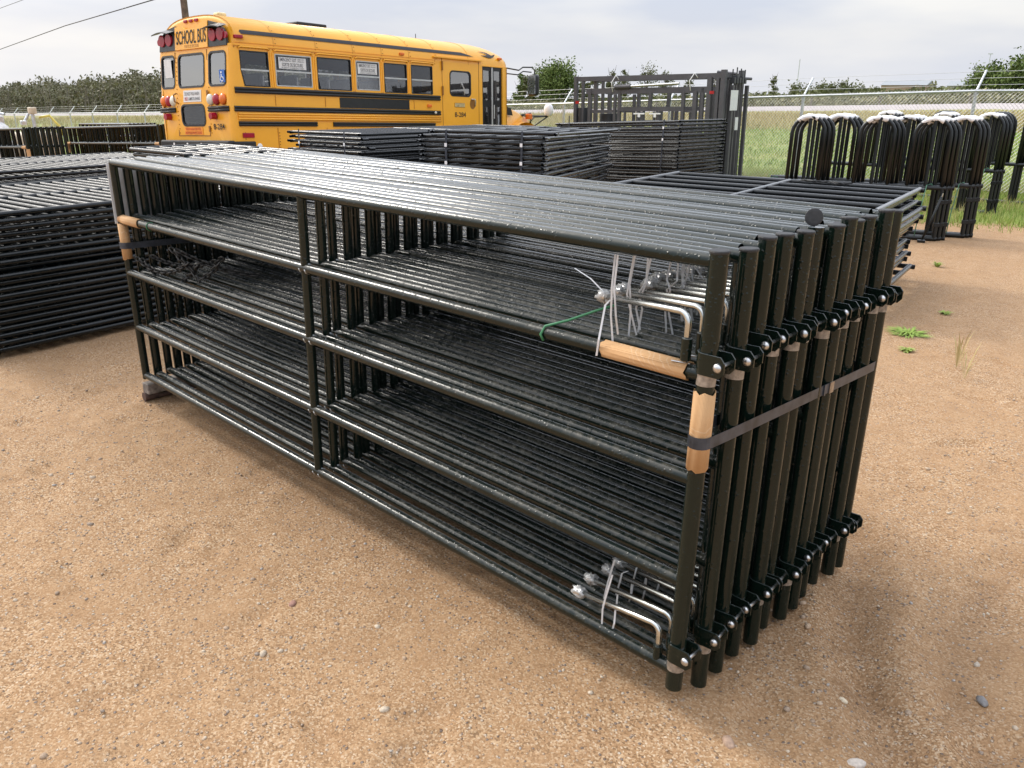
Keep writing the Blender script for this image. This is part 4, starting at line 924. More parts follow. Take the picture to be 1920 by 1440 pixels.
tube('tailgate_drum', (3.55, .34, .2), (3.55, .34, 1.58), .12, CHD, ch, 16, True); tube('tailgate_drum', (3.02, 0, .2), (3.02, 0, 1.45), .24, CHD, ch, 18, True)
tube('hydraulic_cylinder', (1.0, .46, H_-.2), (2.2, .46, H_-.24), .03, RODM, ch, 12, True); tube('hydraulic_cylinder', (2.2, .46, H_-.24), (2.6, .46, H_-.25), .05, CH, ch, 12, True)
for x in (.72, 2.66): sweep('hose', [(x, .47, H_-.35), (x+.02, .5, H_-.15), (x-.08, .48, H_+.0), (x-.14, .44, H_-.1)], .012, WHITEM, ch, 6)
for x in (1.55, 1.95): mobj('latch_handle', boxv((x-.14, .46, 1.44), (x+.14, .48, 1.47)), BOXF, WHITEM, ch); mobj('latch_handle', boxv((x-.03, .46, 1.38), (x+.03, .48, 1.44)), BOXF, WHITEM, ch)
for x, z in ((.22, 1.88), (3.62, 1.7)): mobj('reflector', boxv((x-.05, .475, z-.03), (x+.05, .485, z+.03)), BOXF, CHR, ch)
for p0, p1 in (((-.12, .1, H_-.03), (.3, .12, H_+.02)), ((-.2, -.5, H_-.12), (.1, -.15, H_-.1))): tube('control_bar', p0, p1, .03, CH, ch, 8, True)
for k in range(5): box('valve', (-.16, -.35+.13*k, H_-.22), (-.06, -.27+.13*k, H_-.1+.03*(k % 2)), CHD, ch, .006); 
for k in range(4): tube('lever', (-.11, -.35+.2*k, H_-.1), (-.12, -.33+.2*k, H_+.06+.02*(k % 3)), .013, CHD, ch, 6, True)
for y in (-.52, .2): sq((-.1, y, 0), (-.1, y, H_-.25), .07)
mobj('instruction_sheet', boxv((-.15, .0, 1.52), (-.14, .34, 1.92)), BOXF, PAPER, ch); mobj('instruction_sheet', boxv((-.15, -.1, 1.12), (-.14, .04, 1.38)), BOXF, PAPER, ch)
FR = Matrix.Identity(4)
# ------------------------------------------------------------------ small machines at the far left
BEI = plain('beige_paint', (.55, .46, .34), .5); YEL = plain('yellow_hose', (.6, .5, .1), .5); WHT = plain('white_paint', (.72, .72, .72), .4)
z = float(base_h(np.array([-26]), np.array([5.6]))[0])
t = thing('sprayer', 'white machine with a dome tank at the far left edge', 'machine', (-26.2, 5.3, z))
ball('tank', (-26.2, 5.2, z+1.35), .55, WHT, t, (1, 1, .6)); box('frame', (-26.7, 4.7, z), (-25.7, 5.7, z+1.1), WHT, t, .05); tube('pipe', (-26.2, 5.4, z+1.5), (-26.2, 5.4, z+1.95), .06, GALV, t, 8, True); tube('crank', (-26.4, 5.2, z+1.9), (-25.9, 5.6, z+1.8), .04, GALV, t, 8, True); box('motor', (-26.3, 5.3, z+1.5), (-26.0, 5.6, z+1.75), GALV, t, .03)
t = thing('pump_cart', 'beige machine with an upright pipe and yellow hose left of the bus', 'machine', (-26, 6.2, z))
box('hood', (-26.6, 5.85, z+.6), (-25.4, 6.85, z+1.3), BEI, t, .12, 3); box('frame', (-26.6, 5.9, z), (-25.4, 6.8, z+.62), WOODM, t); tube('stack_pipe', (-26, 6.35, z+1.4), (-26, 6.35, z+1.85), .045, GALV, t, 8, True); box('air_filter', (-26.1, 6.25, z+1.8), (-25.9, 6.45, z+1.98), BEI, t, .03); box('lamp', (-26.1, 6.0, z+1.5), (-25.95, 6.15, z+1.62), GALV, t, .02); tube('side_pipe', (-26.2, 6.1, z+1.5), (-26.2, 6.3, z+1.8), .04, GALV, t, 8, True)
sweep('hose', [(-26, 6.5, z+1.7), (-25.9, 6.75, z+1.75), (-25.8, 6.95, z+1.45), (-25.8, 7.0, z+1.2)], .035, YEL, t, 6)
# ------------------------------------------------------------------ school bus
def bus_mats():
    m, N, L, b = mat_new('bus_yellow'); v = coords(N, L, False); n = noise(N, L, v, 2.6, 7, .68)
    L.new(ramp(N, L, n.outputs['Fac'], (.3, (.87, .395, .02)), (.7, (.92, .44, .028))).outputs[0], b.inputs['Base Color'])
    b.inputs['Roughness'].default_value = .38; b.inputs['Coat Weight'].default_value = .4; b.inputs['Coat Roughness'].default_value = .2
    return m
BY = bus_mats(); DKY = plain('seam_yellow', (.5, .2, .012), .5)
BK = plain('bus_black', (.012, .012, .013), .35, 0, .2, 10); BKM = plain('bus_matt_black', (.016, .016, .017), .6, 0, .5, 12, .002)
BRED = plain('red_lens', (.35, .012, .03), .2); BORG = plain('orange_lens', (.75, .17, .02), .25); BWHT = plain('white_lens', (.72, .7, .6), .25)
ALU = plain('aluminium', (.55, .55, .54), .4, .7, .1); SEAT = plain('seat_vinyl', (.045, .045, .05), .5); INT = plain('bus_interior', (.72, .73, .72), .7); FLOOR = plain('bus_floor', (.05, .05, .05), .8)
BLUE = plain('sticker_blue', (.03, .14, .5), .4); BROWN = plain('sign_brown', (.3, .13, .02), .6); ORS = plain('orange_sticker', (.85, .3, .03), .5); REDT = plain('red_ink', (.5, .02, .02), .6); GREYI = plain('grey_ink', (.09, .09, .1), .6)
def glass_mat(name, tint, k):
    m = bpy.data.materials.new(name); m.use_nodes = True; N = m.node_tree.nodes; L = m.node_tree.links; N.clear()
    o = N.new('ShaderNodeOutputMaterial'); tr = N.new('ShaderNodeBsdfTransparent'); tr.inputs[0].default_value = tint+(1,); gl = N.new('ShaderNodeBsdfGlossy'); gl.inputs['Roughness'].default_value = .03
    fr = N.new('ShaderNodeFresnel'); fr.inputs[0].default_value = 1.5; ml = N.new('ShaderNodeMath'); ml.operation = 'MULTIPLY_ADD'; L.new(fr.outputs[0], ml.inputs[0]); ml.inputs[1].default_value = .8; ml.inputs[2].default_value = k
    mx = N.new('ShaderNodeMixShader'); L.new(ml.outputs[0], mx.inputs[0]); L.new(tr.outputs[0], mx.inputs[1]); L.new(gl.outputs[0], mx.inputs[2]); L.new(mx.outputs[0], o.inputs[0])
    return m
GL1 = glass_mat('window_glass', (.5, .51, .53), .05); GL3 = glass_mat('lower_window_glass', (.86, .87, .88), .05); GL2 = glass_mat('clear_glass', (.93, .94, .94), .34)
MIR = plain('mirror_glass', (.8, .82, .85), .05, 1, .02)
by, bp_, br = .08952, .02789, .03616
bf = Vector((-math.sin(by)*math.cos(bp_), math.cos(by)*math.cos(bp_), -math.sin(bp_))); brt = Vector((math.cos(by), math.sin(by), 0)); bu = brt.cross(bf)
brr = brt*math.cos(br)+bu*math.sin(br); buu = -brt*math.sin(br)+bu*math.cos(br)
FR = Matrix(((brr.x, bf.x, buu.x, -12.489), (brr.y, bf.y, buu.y, 5.358), (brr.z, bf.z, buu.z, 1.432), (0, 0, 0, 1)))
# local x: across (0 = right side, -2.3 = left side), y: forward from the rear, z: 0 at the floor rub rail
BW_ = 2.3; SB = -.86; ZD = 1.03; BL = 7.33
bus = thing('school_bus', 'yellow short school bus parked behind the panel stacks', 'bus', (-1.15, 3.6, -1.5))
def rl(z): return max(0, .1*(z-.05))           # the rear leans forward a little
# side walls with window openings
WIN = [(.25, .82, .36, .93), (.95, 1.735, .385, .915), (1.86, 2.66, .36, .92), (2.78, 3.38, .385, .915), (3.5, 4.125, .36, .915), (4.24, 4.865, .36, .92)]
def side(xw, sgn):
    fn = lambda u, v, d: (xw-sgn*d, u, v)
    outer = [(.12, SB), (BL, SB), (BL, ZD), (.2, ZD), (.12, .1)]
    if sgn > 0: outer = [(.12, SB), (1.2, SB), (1.3, SB+.12), (1.38, SB+.32), (1.6, SB+.42), (2.0, SB+.42), (2.22, SB+.32), (2.3, SB+.12), (2.4, SB), (6.46, SB), (6.46, 1.01), (7.17, 1.01), (7.17, SB), (BL, SB), (BL, ZD), (.2, ZD), (.12, .1)]
    holes = [[(.3, .37), (.815, .37), (.815, .925), (.26, .925), (.25, .62)]]+[rrect(a, c, b_, d, .02, 2) for a, b_, c, d in WIN[1:]]
    holes.append(rrect(5.4, .36, 6.06, .86, .09))
    holes = [h[::-1] if h is not holes[0] else h[::-1] for h in holes]
    return plate('side_wall', outer, holes, fn, .04, BY, bus)
side(0, 1); side(-BW_, -1)
for sgn, xw in ((1, 0), (-1, -BW_)):
    for i, (a, b_, c, d) in enumerate(WIN):
        w_ = thing  # window: frame, two panes
        loop = [(a+.05, c), (b_, c), (b_, d), (a, d), (a, .62)] if i == 0 else rrect(a, c, b_, d, .02, 2)
        inn = [(a+.072, c+.018), (b_-.018, c+.018), (b_-.018, d-.018), (a+.018, d-.018), (a+.018, .62)] if i == 0 else rrect(a+.018, c+.018, b_-.018, d-.018, .015, 2)
        fr_ = plate('window', loop, [inn[::-1]], lambda u, v, dd: (xw+sgn*(.004-dd), u, v), .03, ALU if i in (1, 3) else BK, bus)
        zm = .635 if i else .625
        mobj('window_bar', boxv((xw-sgn*.02, a+.01, zm-.014), (xw+sgn*.006, b_-.01, zm+.014)), BOXF, ALU, fr_)
        plate('pane', [(a+.07, c+.01), (b_-.01, c+.01), (b_-.01, zm), (a+.012, zm)], [], lambda u, v, dd: (xw-sgn*(.012+dd), u, v), .004, GL3, fr_)
        plate('pane', [(a+.012, zm), (b_-.01, zm), (b_-.01, d-.01), (a+.012, d-.01)], [], lambda u, v, dd: (xw-sgn*(.02+dd), u, v), .004, GL1 if sgn > 0 else GL3, fr_)
        if sgn > 0: sweep('window_brow', [(.012, a-.02, d+.03), (.02, a+.02, d+.055), (.02, b_-.02, d+.055), (.012, b_+.02, d+.03)], .014, BY, bus, 6)
    plate('pane', rrect(5.41, .37, 6.05, .85, .085), [], lambda u, v, dd: (xw-sgn*(.015+dd), u, v), .005, GL2, bus)
plate('window_gasket', rrect(5.385, .345, 6.075, .875, .1), [rrect(5.415, .375, 6.045, .845, .08)[::-1]], lambda u, v, d: (.006-d, u, v), .02, BK, bus)
for k, (a, b_, c, d) in enumerate(WIN[1:]):      # pressed posts between the windows
    a0 = WIN[k][1]
    for q in (.35, .7): mobj('window_post_rib', boxv((0, a0+(a-a0)*q-.012, .36), (.012, a0+(a-a0)*q+.012, .93)), BOXF, BY, bus)
# roof: one arched shell with rounded ends
def prof(n=22):
    P = []
    for i in range(n+1):
        t = PI*i/n; c, s_ = math.cos(t), math.sin(t); e = 2/2.7
        P.append((-1.15+1.15*math.copysign(abs(c)**e, c), ZD-.02+.53*abs(s_)**e))
    return P
PF = prof()
rings = []
for s_, k, dz in ((.10, .90, -.03), (.105, .955, -.012), (.135, .985, -.003), (.2, 1, 0), (6.1, 1, 0), (6.55, .995, -.006), (6.85, .98, -.03), (7.08, .955, -.075), (7.25, .925, -.13), (7.34, .89, -.2)):
    rings.append([(-1.15+(x+1.15)*(k if s_ < .2 else 1-(1-k)*.25), s_+(rl(z) if s_ < .3 else 0)*(.6 if s_ < .2 else 0), ZD-.02+(z-ZD+.02)*k+dz*(z-ZD+.02)/.53*.6) for x, z in PF])
V = [p_ for r_ in rings for p_ in r_]; n_ = len(PF); F = []
for i in range(len(rings)-1):
    for j in range(n_-1): F.append((i*n_+j, i*n_+j+1, (i+1)*n_+j+1, (i+1)*n_+j))
F.append(tuple(range(n_-1, -1, -1))); F.append(tuple((len(rings)-1)*n_+j for j in range(n_)))
ro = mobj('roof', V, F, BY, bus, True)
def roof_pt(s_, z, off=.004, k=1):      # point on the right flank of the roof at height z
    y = (z-ZD+.02)/.53; y = max(0, min(1, y)); x = (1-y**2.7)**(1/2.7)
    nrm = Vector((x**1.7/1.15, 0, max(y, .02)**1.7/.53)).normalized()
    return Vector((-1.15+1.15*x, s_, z))+nrm*off
def roof_patch(name, P, mat, off=.004):     # polygon (s, z) laid on the roof flank
    tri = tessellate_polygon([[Vector((a, b_, 0)) for a, b_ in P]]); return mobj(name, [roof_pt(a, b_, off) for a, b_ in P], [tuple(t) for t in tri], mat, ro)
n = 24
bst = roof_patch('black_stripe', [(.33+(5.75-.33)*i/n, 1.185+.004*(i/n)) for i in range(n+1)]+[(6.2, 1.185), (5.9, 1.235)]+[(5.8-(5.8-.33)*i/n, 1.25) for i in range(n+1)]+[(.3, 1.22)], BK, .009)
roof_patch('bird_emblem', [(6.40, 1.305), (6.55, 1.312), (6.68, 1.30), (6.77, 1.268), (6.82, 1.25), (6.89, 1.262), (6.97, 1.285), (6.94, 1.25), (6.87, 1.215), (6.78, 1.195), (6.68, 1.195), (6.55, 1.215), (6.44, 1.232), (6.58, 1.236), (6.69, 1.247), (6.66, 1.275), (6.57, 1.293)], BK, .012)
for s_ in (.95, 1.85, 2.72, 3.45, 4.2, 4.95, 6.0):     # roof seams
    sweep('roof_seam', [(-1.15+(x+1.15)*1.002, s_, z+.001) for x, z in PF], .0035, DKY, ro, 5)
mobj('drip_rail', boxv((-.01, .14, 1.0), (.02, 4.9, 1.025)), BOXF, BY, bus); mobj('drip_rail', boxv((-.005, 4.88, 1.10), (.05, 6.42, 1.125)), BOXF, BY, bus)
mobj('drip_rail', boxv((.0, .14, 1.05), (.010, 4.9, 1.062)), BOXF, BY, bus)
box('roof_hatch', (-1.5, 2.1, 1.53), (-.8, 2.8, 1.60), BKM, ro, .02); box('strobe_lamp', (-1.25, .62, 1.52), (-1.08, .8, 1.64), plain('amber_strobe', (.75, .6, .3), .3), ro, .03); tube('antenna', (-1.0, 5.4, 1.5), (-1.0, 5.4, 1.66), .008, BK, ro, 6, True)
# rear wall
rf = lambda u, v, d: (u, d+rl(v)-.0, v)
plate('rear_wall', [(-2.22, -.86), (-.08, -.86), (-.05, .9), (-.08, 1.02), (-2.22, 1.02), (-2.25, .9)], [rrect(-2.19, .38, -1.76, .91, .07)[::-1], rrect(-1.62, .38, -.80, .91, .08)[::-1], rrect(-.64, .38, -.14, .91, .08)[::-1], rrect(-1.56, -.27, -.82, .07, .09)[::-1]], rf, .05, BY, bus)
for xc, sg in ((-.0, 1), (-BW_, -1)):       # rounded rear corners
    V = []; F = []
    for z in (-.86, .1, ZD):
        for i in range(7):
            a = PI/2*i/6; r_ = .12; V.append((xc-sg*r_+sg*r_*math.sin(a), rl(z)*(1-i/6)+(.2 if z == ZD else .12)*i/6+(0)*(1-math.cos(a))+(-.035*math.sin(2*a)), z))
    for k in range(2):
        for i in range(6): q = k*7+i; F.append((q, q+1, q+8, q+7) if sg > 0 else (q, q+7, q+8, q+1))
    mobj('rear_corner', V, F, BY, bus, True)
for (a, c, b_, d, r_) in ((-2.19, .38, -1.76, .91, .07), (-1.62, .38, -.80, .91, .08), (-.64, .38, -.14, .91, .08), (-1.56, -.27, -.82, .07, .09)):
    g_ = plate('rear_window', rrect(a-.02, c-.02, b_+.02, d+.02, r_+.02), [rrect(a+.012, c+.012, b_-.012, d-.012, r_-.01)[::-1]], lambda u, v, dd: (u, dd+rl(v)-.008, v), .03, BK, bus)
    plate('pane', rrect(a+.005, c+.005, b_-.005, d-.005, r_-.005), [], lambda u, v, dd: (u, dd+rl(v)+.012, v), .004, GL2 if c > 0 else GL1, g_)
for a, b_ in ((-1.74, -1.715), (-.72, -.70)): plate('door_edge', [(a, -.44), (b_, -.44), (b_, .97), (a, .97)], [], lambda u, v, d: (u, rl(v)-.006+d, v), .006, BROWN, bus)
plate('door_edge', [(-1.74, -.455), (-.70, -.455), (-.70, -.44), (-1.74, -.44)], [], lambda u, v, d: (u, rl(v)-.006+d, v), .006, BROWN, bus)
# rear sign band with warning lamps
sb = plate('warning_lamp_panel', [(-2.22, 1.0), (-1.68, 1.0), (-1.68, 1.40), (-1.95, 1.36), (-2.12, 1.27), (-2.2, 1.17)], [], lambda u, v, d: (u, rl(v)-.02+d*2-.0, v), .02, BK, bus)
sb2 = plate('warning_lamp_panel', [(-.62, 1.0), (-.08, 1.0), (-.1, 1.17), (-.18, 1.27), (-.35, 1.36), (-.62, 1.42)], [], lambda u, v, d: (u, rl(v)-.02+d*2, v), .02, BK, bus)
sp = plate('sign_panel', [(-1.67, 1.0), (-.63, 1.0), (-.63, 1.42), (-.85, 1.40), (-.95, 1.33), (-1.35, 1.33), (-1.45, 1.38), (-1.67, 1.38)], [], lambda u, v, d: (u, rl(v)-.03+d*2, v), .02, BY, bus)
text('lettering', 'SCHOOL BUS', .225, (-1.615, rl(1.08)-.036, 1.085), (1, 0, 0), (0, .1, 1), INK, sp, .95, .012)
text('small_lettering', 'PORTE DE SECOURS', .05, (-1.35, rl(1.02)-.034, 1.018), (1, 0, 0), (0, .1, 1), BROWN, sp, .45)
for x in (-2.14, -1.90): pass
for par, xs_, e in ((sb, (-2.1, -1.87), -1), (sb2, (-.47, -.24), 1)):
    for x in xs_:
        tube('red_lamp', (x, rl(1.18)-.05, 1.18), (x, rl(1.18), 1.18), .1, BRED, par, 18, True, .105)
    x0, x1 = min(xs_)-.15, max(xs_)+.15
    hd = [(x0+(x1-x0)*k/10, 0, 1.29+.035*math.sin(PI*k/10)) for k in range(11)]
    V = [(x, rl(z)-.16, z-.03) for x, _, z in hd]+[(x, rl(z), z+.02) for x, _, z in hd]+[(x, rl(z)-.16, z-.015) for x, _, z in hd]+[(x, rl(z), z+.035) for x, _, z in hd]
    F = [(i, i+1, 12+i, 11+i) for i in range(10)]+[(22+i, 33+i, 34+i, 23+i) for i in range(10)]+[(i, 22+i, 23+i, i+1) for i in range(10)]
    mobj('lamp_hood', V, F, BK, par)
    tube('amber_lamp', (x1-.03 if e > 0 else x0+.03, rl(1.16)-.03, 1.16), (x1-.03 if e > 0 else x0+.03, rl(1.16), 1.16), .055, BRED, par, 12, True)
for x in (-1.42, -1.25, -1.08): box('marker_lamp', (x-.05, rl(1.45)+.02, 1.44), (x+.05, rl(1.45)+.1, 1.49), BRED, bus, .012)
box('marker_lamp', (-.03, .18, 1.11), (.03, .34, 1.165), BRED, bus, .012)
for y, z in ((3.99, 1.105), (7.09, 1.2)): p_ = roof_pt(y, z, 0); box('side_marker_lamp', (p_.x-.02, y-.06, z-.025), (p_.x+.035, y+.06, z+.025), BORG, bus, .012)
# tail lamps
for x, mm in ((-2.15, BORG), (-1.99, BRED), (-1.83, BWHT), (-.62, BWHT), (-.44, BRED), (-.24, BORG)): q = ball('tail_lamp', (x, rl(.15), .15), .095, mm, bus, (1, .55, 1)); 
for x in (-1.98, -.5): tube('stop_lamp', (x, -.1, -.12), (x, 0, -.12), .055, BRED, bus, 14, True, .06)
def srl(name, x0, x1, z0, z1, mm, ribs):
    zz = [z0+(z1-z0)*k/ribs for k in range(ribs)]
    g_ = box(name, (x0, -.012, z0), (x1, .0, z1), mm, bus)
    for z in zz: sweep('rib', [(x0, -.014, z+(z1-z0)/ribs/2), (x1, -.014, z+(z1-z0)/ribs/2)], (z1-z0)/ribs*.38, mm, g_, 6)
srl('rear_rub_rail', -2.26, -1.76, -.05, .04, BK, 2); srl('rear_rub_rail', -.68, -.06, -.05, .04, BK, 2)
def rail(y0, y1, z0, z1, mm, ribs=2, name='rub_rail'):
    g_ = box(name, (.0, y0, z0), (.016, y1, z1), mm, bus)
    for k in range(ribs): z = z0+(z1-z0)*(k+.5)/ribs; sweep('rib', [(.016, y0, z), (.016, y1, z)], (z1-z0)/ribs*.4, mm, g_, 6)
rail(.1, 5.07, .245, .345, BK); rail(.06, 5.07, -.05, .04, BK); rail(.12, 1.77, -.29, -.21, BK); rail(2.15, 4.9, -.29, -.21, BK); rail(.12, 5.08, -.19, -.065, BY, 3, 'yellow_rib_rail')
box('black_panel', (0, 2.34, .05), (.008, 4.16, .235), BK, bus)
for y in (.9, 2.0, 3.1, 4.3): 
    for z0, z1 in ((-.84, -.31), (.06, .23)):
        if z0 < 0 or not 2.3 < y < 4.2: mobj('panel_seam', boxv((0, y-.008, z0), (.005, y+.008, z1)), BOXF, DKY, bus)
for zz in (.215, 1.07, -.35, .965):
    pass
# rivets in rows (tiny, joined)
bm = bmesh.new()
def rivet(p_, ax):
    bmesh.ops.create_icosphere(bm, subdivisions=1, radius=.011, matrix=Matrix.Translation(p_))
for k in range(70): rivet((.002, .16+4.85*k/70, .975), 0)
for y in (.2, .9, 2.0, 3.1, 4.3, 5.1, 6.4):
    for k in range(9): rivet((.003, y+.03, -.8+.05*k), 0)
for x in (-1.69, -.66):
    for k in range(18): rivet((x, rl(-.4+.075*k)-.002, -.4+.075*k), 0)
for s_ in (.95, 1.85, 2.72, 3.45, 4.2, 4.95):
    for k in range(5): rivet(roof_pt(s_+.04, 1.08+.07*k, .0), 0)
o = bm_obj('rivets', bm, plain('rivet_dark', (.35, .15, .01), .5), bus); o['kind'] = 'stuff'
# bumper
bb = box('rear_bumper', (-2.24, -.11, -.86), (.0, .03, -.525), BKM, bus, .03); box('bumper_side', (-.02, -.02, -.84), (.035, .41, -.54), BKM, bus, .02); box('licence_plate', (-1.38, -.125, -.74), (-1.04, -.112, -.6), plain('plate_yellow', (.7, .6, .3), .5), bus)
for x in (-1.75, -1.3, -.85, -.5): box('reflective_dot', (x-.02, -.118, -.62), (x+.02, -.111, -.57), WHITEM, bb)
# signs on the rear
s1_ = plate('do_not_pass_sign', [(-1.47, .125), (-.90, .125), (-.90, .32), (-1.47, .32)], [], lambda u, v, d: (u, rl(v)-.008+d, v), .006, PAPER, bus)
text('lettering', 'DO NOT PASS WHEN', .055, (-1.42, .002, .235), (1, 0, 0), (0, .1, 1), GREYI, s1_, .47, .01); text('lettering', 'RED', .055, (-1.42, -.003, .15), (1, 0, 0), (0, .1, 1), REDT, s1_, .1, .01); text('lettering', 'LAMPS FLASHING', .055, (-1.30, -.003, .15), (1, 0, 0), (0, .1, 1), GREYI, s1_, .37, .01)
s2_ = plate('crossing_sticker', [(-1.52, -.43), (-.93, -.43), (-.93, -.30), (-1.52, -.30)], [], lambda u, v, d: (u, -.008+d, v), .006, ORS, bus)
text('lettering', 'THIS SCHOOL BUS STOPS AT ALL', .04, (-1.48, -.010, -.355), (1, 0, 0), (0, 0, 1), REDT, s2_, .5, .01); text('lettering', 'UNCONTROLLED RAILWAY CROSSINGS', .04, (-1.5, -.010, -.415), (1, 0, 0), (0, 0, 1), REDT, s2_, .54, .01)
text('number', '8-284', .095, (-.58, -.006, -.345), (1, 0, 0), (0, 0, 1), INK, bus, .34, .012); text('number', '8-284', .10, (.004, 5.53, -.08), (0, 1, 0), (0, 0, 1), INK, bus, .36, .012)
box('notice_sheet', (-2.07, .05, .55), (-1.83, .054, .86), PAPER, bus); bs = box('wheelchair_sticker', (-.3, .028, .42), (-.145, .032, .62), BLUE, bus)
WHL = [(-.235, .024, .58)]
ball('wheelchair_mark', (-.235, .024, .575), .018, WHITEM, bs, (1, .1, 1), 8, 6); sweep('wheelchair_mark', [(-.235, .024, .55), (-.235, .024, .5), (-.19, .024, .5), (-.175, .024, .455)], .008, WHITEM, bs, 5); sweep('wheelchair_mark', [(-.225+.045*math.cos(a), .024, .475+.04*math.sin(a)) for a in [math.radians(110+k*25) for k in range(9)]], .007, WHITEM, bs, 5)
sweep('door_handle', [(-1.66, -.01, .28), (-1.68, -.06, .25), (-1.67, -.06, .14), (-1.62, -.01, .1)], .014, BROWN, bus, 6)
for z in (.26, -.33): box('hinge', (-.725, rl(z)-.02, z-.05), (-.675, rl(z)-.005, z+.05), BROWN, bus, .008)
# exit stickers
for y0, y1 in ((1.03, 1.62), (2.83, 3.32)):
    st = box('exit_sticker', (-.008, y0, .68), (-.004, y1, .87), PAPER, bus); w_ = y1-y0
    text('lettering', 'EMERGENCY EXIT', .06, (-.002, y0+.03, .80), (0, 1, 0), (0, 0, 1), GREYI, st, w_*.6, .012); text('lettering', 'SORTIE DE SECOURS', .06, (-.002, y0+.07, .72), (0, 1, 0), (0, 0, 1), GREYI, st, w_*.75, .012)
    for k in range(2): text('lettering', 'OPENING FROM', .022, (-.002, y0+w_*.68, .835-.035*k), (0, 1, 0), (0, 0, 1), GREYI, st, w_*.26)
    text('lettering', 'EN SERRANT LE LEVIER SUR LE CADRE', .022, (-.002, y0+.06, .688), (0, 1, 0), (0, 0, 1), GREYI, st, w_*.8)
pl_ = box('notice_plate', (0, 5.53, .125), (.006, 5.86, .215), BROWN, bus); box('plate_face', (.006, 5.54, .133), (.009, 5.85, .207), plain('plate_cream', (.75, .6, .3), .5), pl_)
text('lettering', 'EQUIPPED IN', .022, (.011, 5.555, .176), (0, 1, 0), (0, 0, 1), INK, pl_, .27, .01); text('lettering', 'COMPLIANCE', .022, (.011, 5.555, .143), (0, 1, 0), (0, 0, 1), INK, pl_, .27, .01)
# service door and entrance door
for a, b_, c, d in ((5.15, 5.162, -.8, 1.1), (6.33, 6.342, -.8, 1.1)): mobj('door_gap', boxv((0, a, c), (.004, b_, d)), BOXF, BROWN, bus)
for z in (.95, .45): tube('door_hinge', (.02, 5.15, z-.09), (.02, 5.15, z+.09), .02, BROWN, bus, 8, True)
plate('handle_recess', [(6.12+.09*math.cos(a), .2+.11*math.sin(a)) for a in [k*PI/8 for k in range(16)]], [], lambda u, v, d: (.003-d, u, v), .003, BROWN, bus); sweep('side_door_handle', [(.02, 6.06, .3), (.04, 6.16, .3), (.04, 6.18, .26), (.02, 6.18, .15)], .013, ALU, bus, 6)
box('side_lamp', (0, 4.68, .105), (.03, 4.80, .165), BORG, bus, .01); ball('lamp_bud', (.03, 4.9, .0), .03, BWHT, bus)
box('side_reflector', (0, .17, -.48), (.02, .4, -.40), BRED, bus, .008); ball('white_dot', (.0, .5, -.63), .055, WHITEM, bus, (.1, 1, 1))
for a, b_ in ((6.47, 6.80), (6.84, 7.17)):
    d_ = plate('door_leaf', [(a, SB+.05), (b_, SB+.05), (b_, 1.005), (a, 1.005)], [[(a+.05, .3), (a+.05, .93), (b_-.05, .93), (b_-.05, .3)], [(a+.05, -.62), (a+.05, .16), (b_-.05, .16), (b_-.05, -.62)]], lambda u, v, d: (-.03-d, u, v), .03, BK, bus)
    for z0, z1 in ((.3, .93), (-.62, .16)): plate('pane', [(a+.04, z0), (b_-.04, z0), (b_-.04, z1), (a+.04, z1)], [], lambda u, v, d: (-.045-d, u, v), .004, GL2, d_)
tube('door_seal', (-.02, 6.81, SB+.05), (-.02, 6.81, 1.0), .014, ALU, bus, 6, True); tube('door_seal', (-.02, 6.835, SB+.05), (-.02, 6.835, 1.0), .01, ALU, bus, 6, True); tube('grab_handle', (.0, 6.87, -.1), (.0, 6.87, .2), .014, ALU, bus, 6, True)
# front wall, windscreen, bonnet
plate('front_wall', [(-2.3, SB), (0, SB), (0, 1.02), (-2.3, 1.02)], [[(-2.2, .25), (-2.2, .98), (-.1, .98), (-.1, .25)]], lambda u, v, d: (u, BL-d, v), .04, BY, bus); plate('windscreen', [(-2.21, .24), (-.09, .24), (-.09, .99), (-2.21, .99)], [], lambda u, v, d: (u, BL-.02-d, v), .005, GL2, bus)
HS = [(7.33, .30, 1.02), (7.6, .25, 1.0), (8.0, .16, .96), (8.4, .04, .92), (8.75, -.10, .86), (9.0, -.27, .8), (9.08, -.45, .76)]
V = []; F = []
for y, z, hw in HS:
    for k in range(9):
        a = PI*k/8; V.append((-1.15+hw*math.copysign(abs(math.cos(a))**.5, math.cos(a)), y, z-.28+.28*math.sin(a)**.6 if 0 < k < 8 else -.75))
for i in range(len(HS)-1):
    for k in range(8): F.append((i*9+k, i*9+k+1, i*9+10+k, i*9+9+k))
F.append(tuple(range(54, 63))); mobj('bonnet', V, F, BY, bus, True)
V = []; F = []
for k in range(11):
    a = PI*k/10
    for x in (.02, -.42): V.append((x, 8.05-.62*math.cos(a), -.72+.55*math.sin(a)))
for k in range(10): F.append((2*k, 2*k+1, 2*k+3, 2*k+2))
mobj('front_wing', V, F, BY, bus, True); mobj('front_wing', [(v[0]-1.9, v[1], v[2]) for v in V], F, BY, bus, True)
plate('bonnet_vent', [(7.42, .0), (7.72, -.02), (7.66, .14), (7.42, .18)], [], lambda u, v, d: (-.14-d, u, v), .02, BK, bus); box('indicator_lamp', (-.22, 8.3, -.1), (-.1, 8.45, .03), BORG, bus, .02)
mm_ = sweep('mirror_arm', [(-.02, 7.33, 1.02), (.1, 7.65, .98), (.14, 7.75, 1.05), (.2, 8.02, 1.06), (.22, 8.1, 1.0), (.22, 8.1, .88)], .016, BK, bus, 6); sweep('mirror_arm', [(-.02, 7.33, .9), (.1, 7.62, .88), (.14, 7.76, .96), (.2, 8.0, .95)], .014, BK, bus, 6)
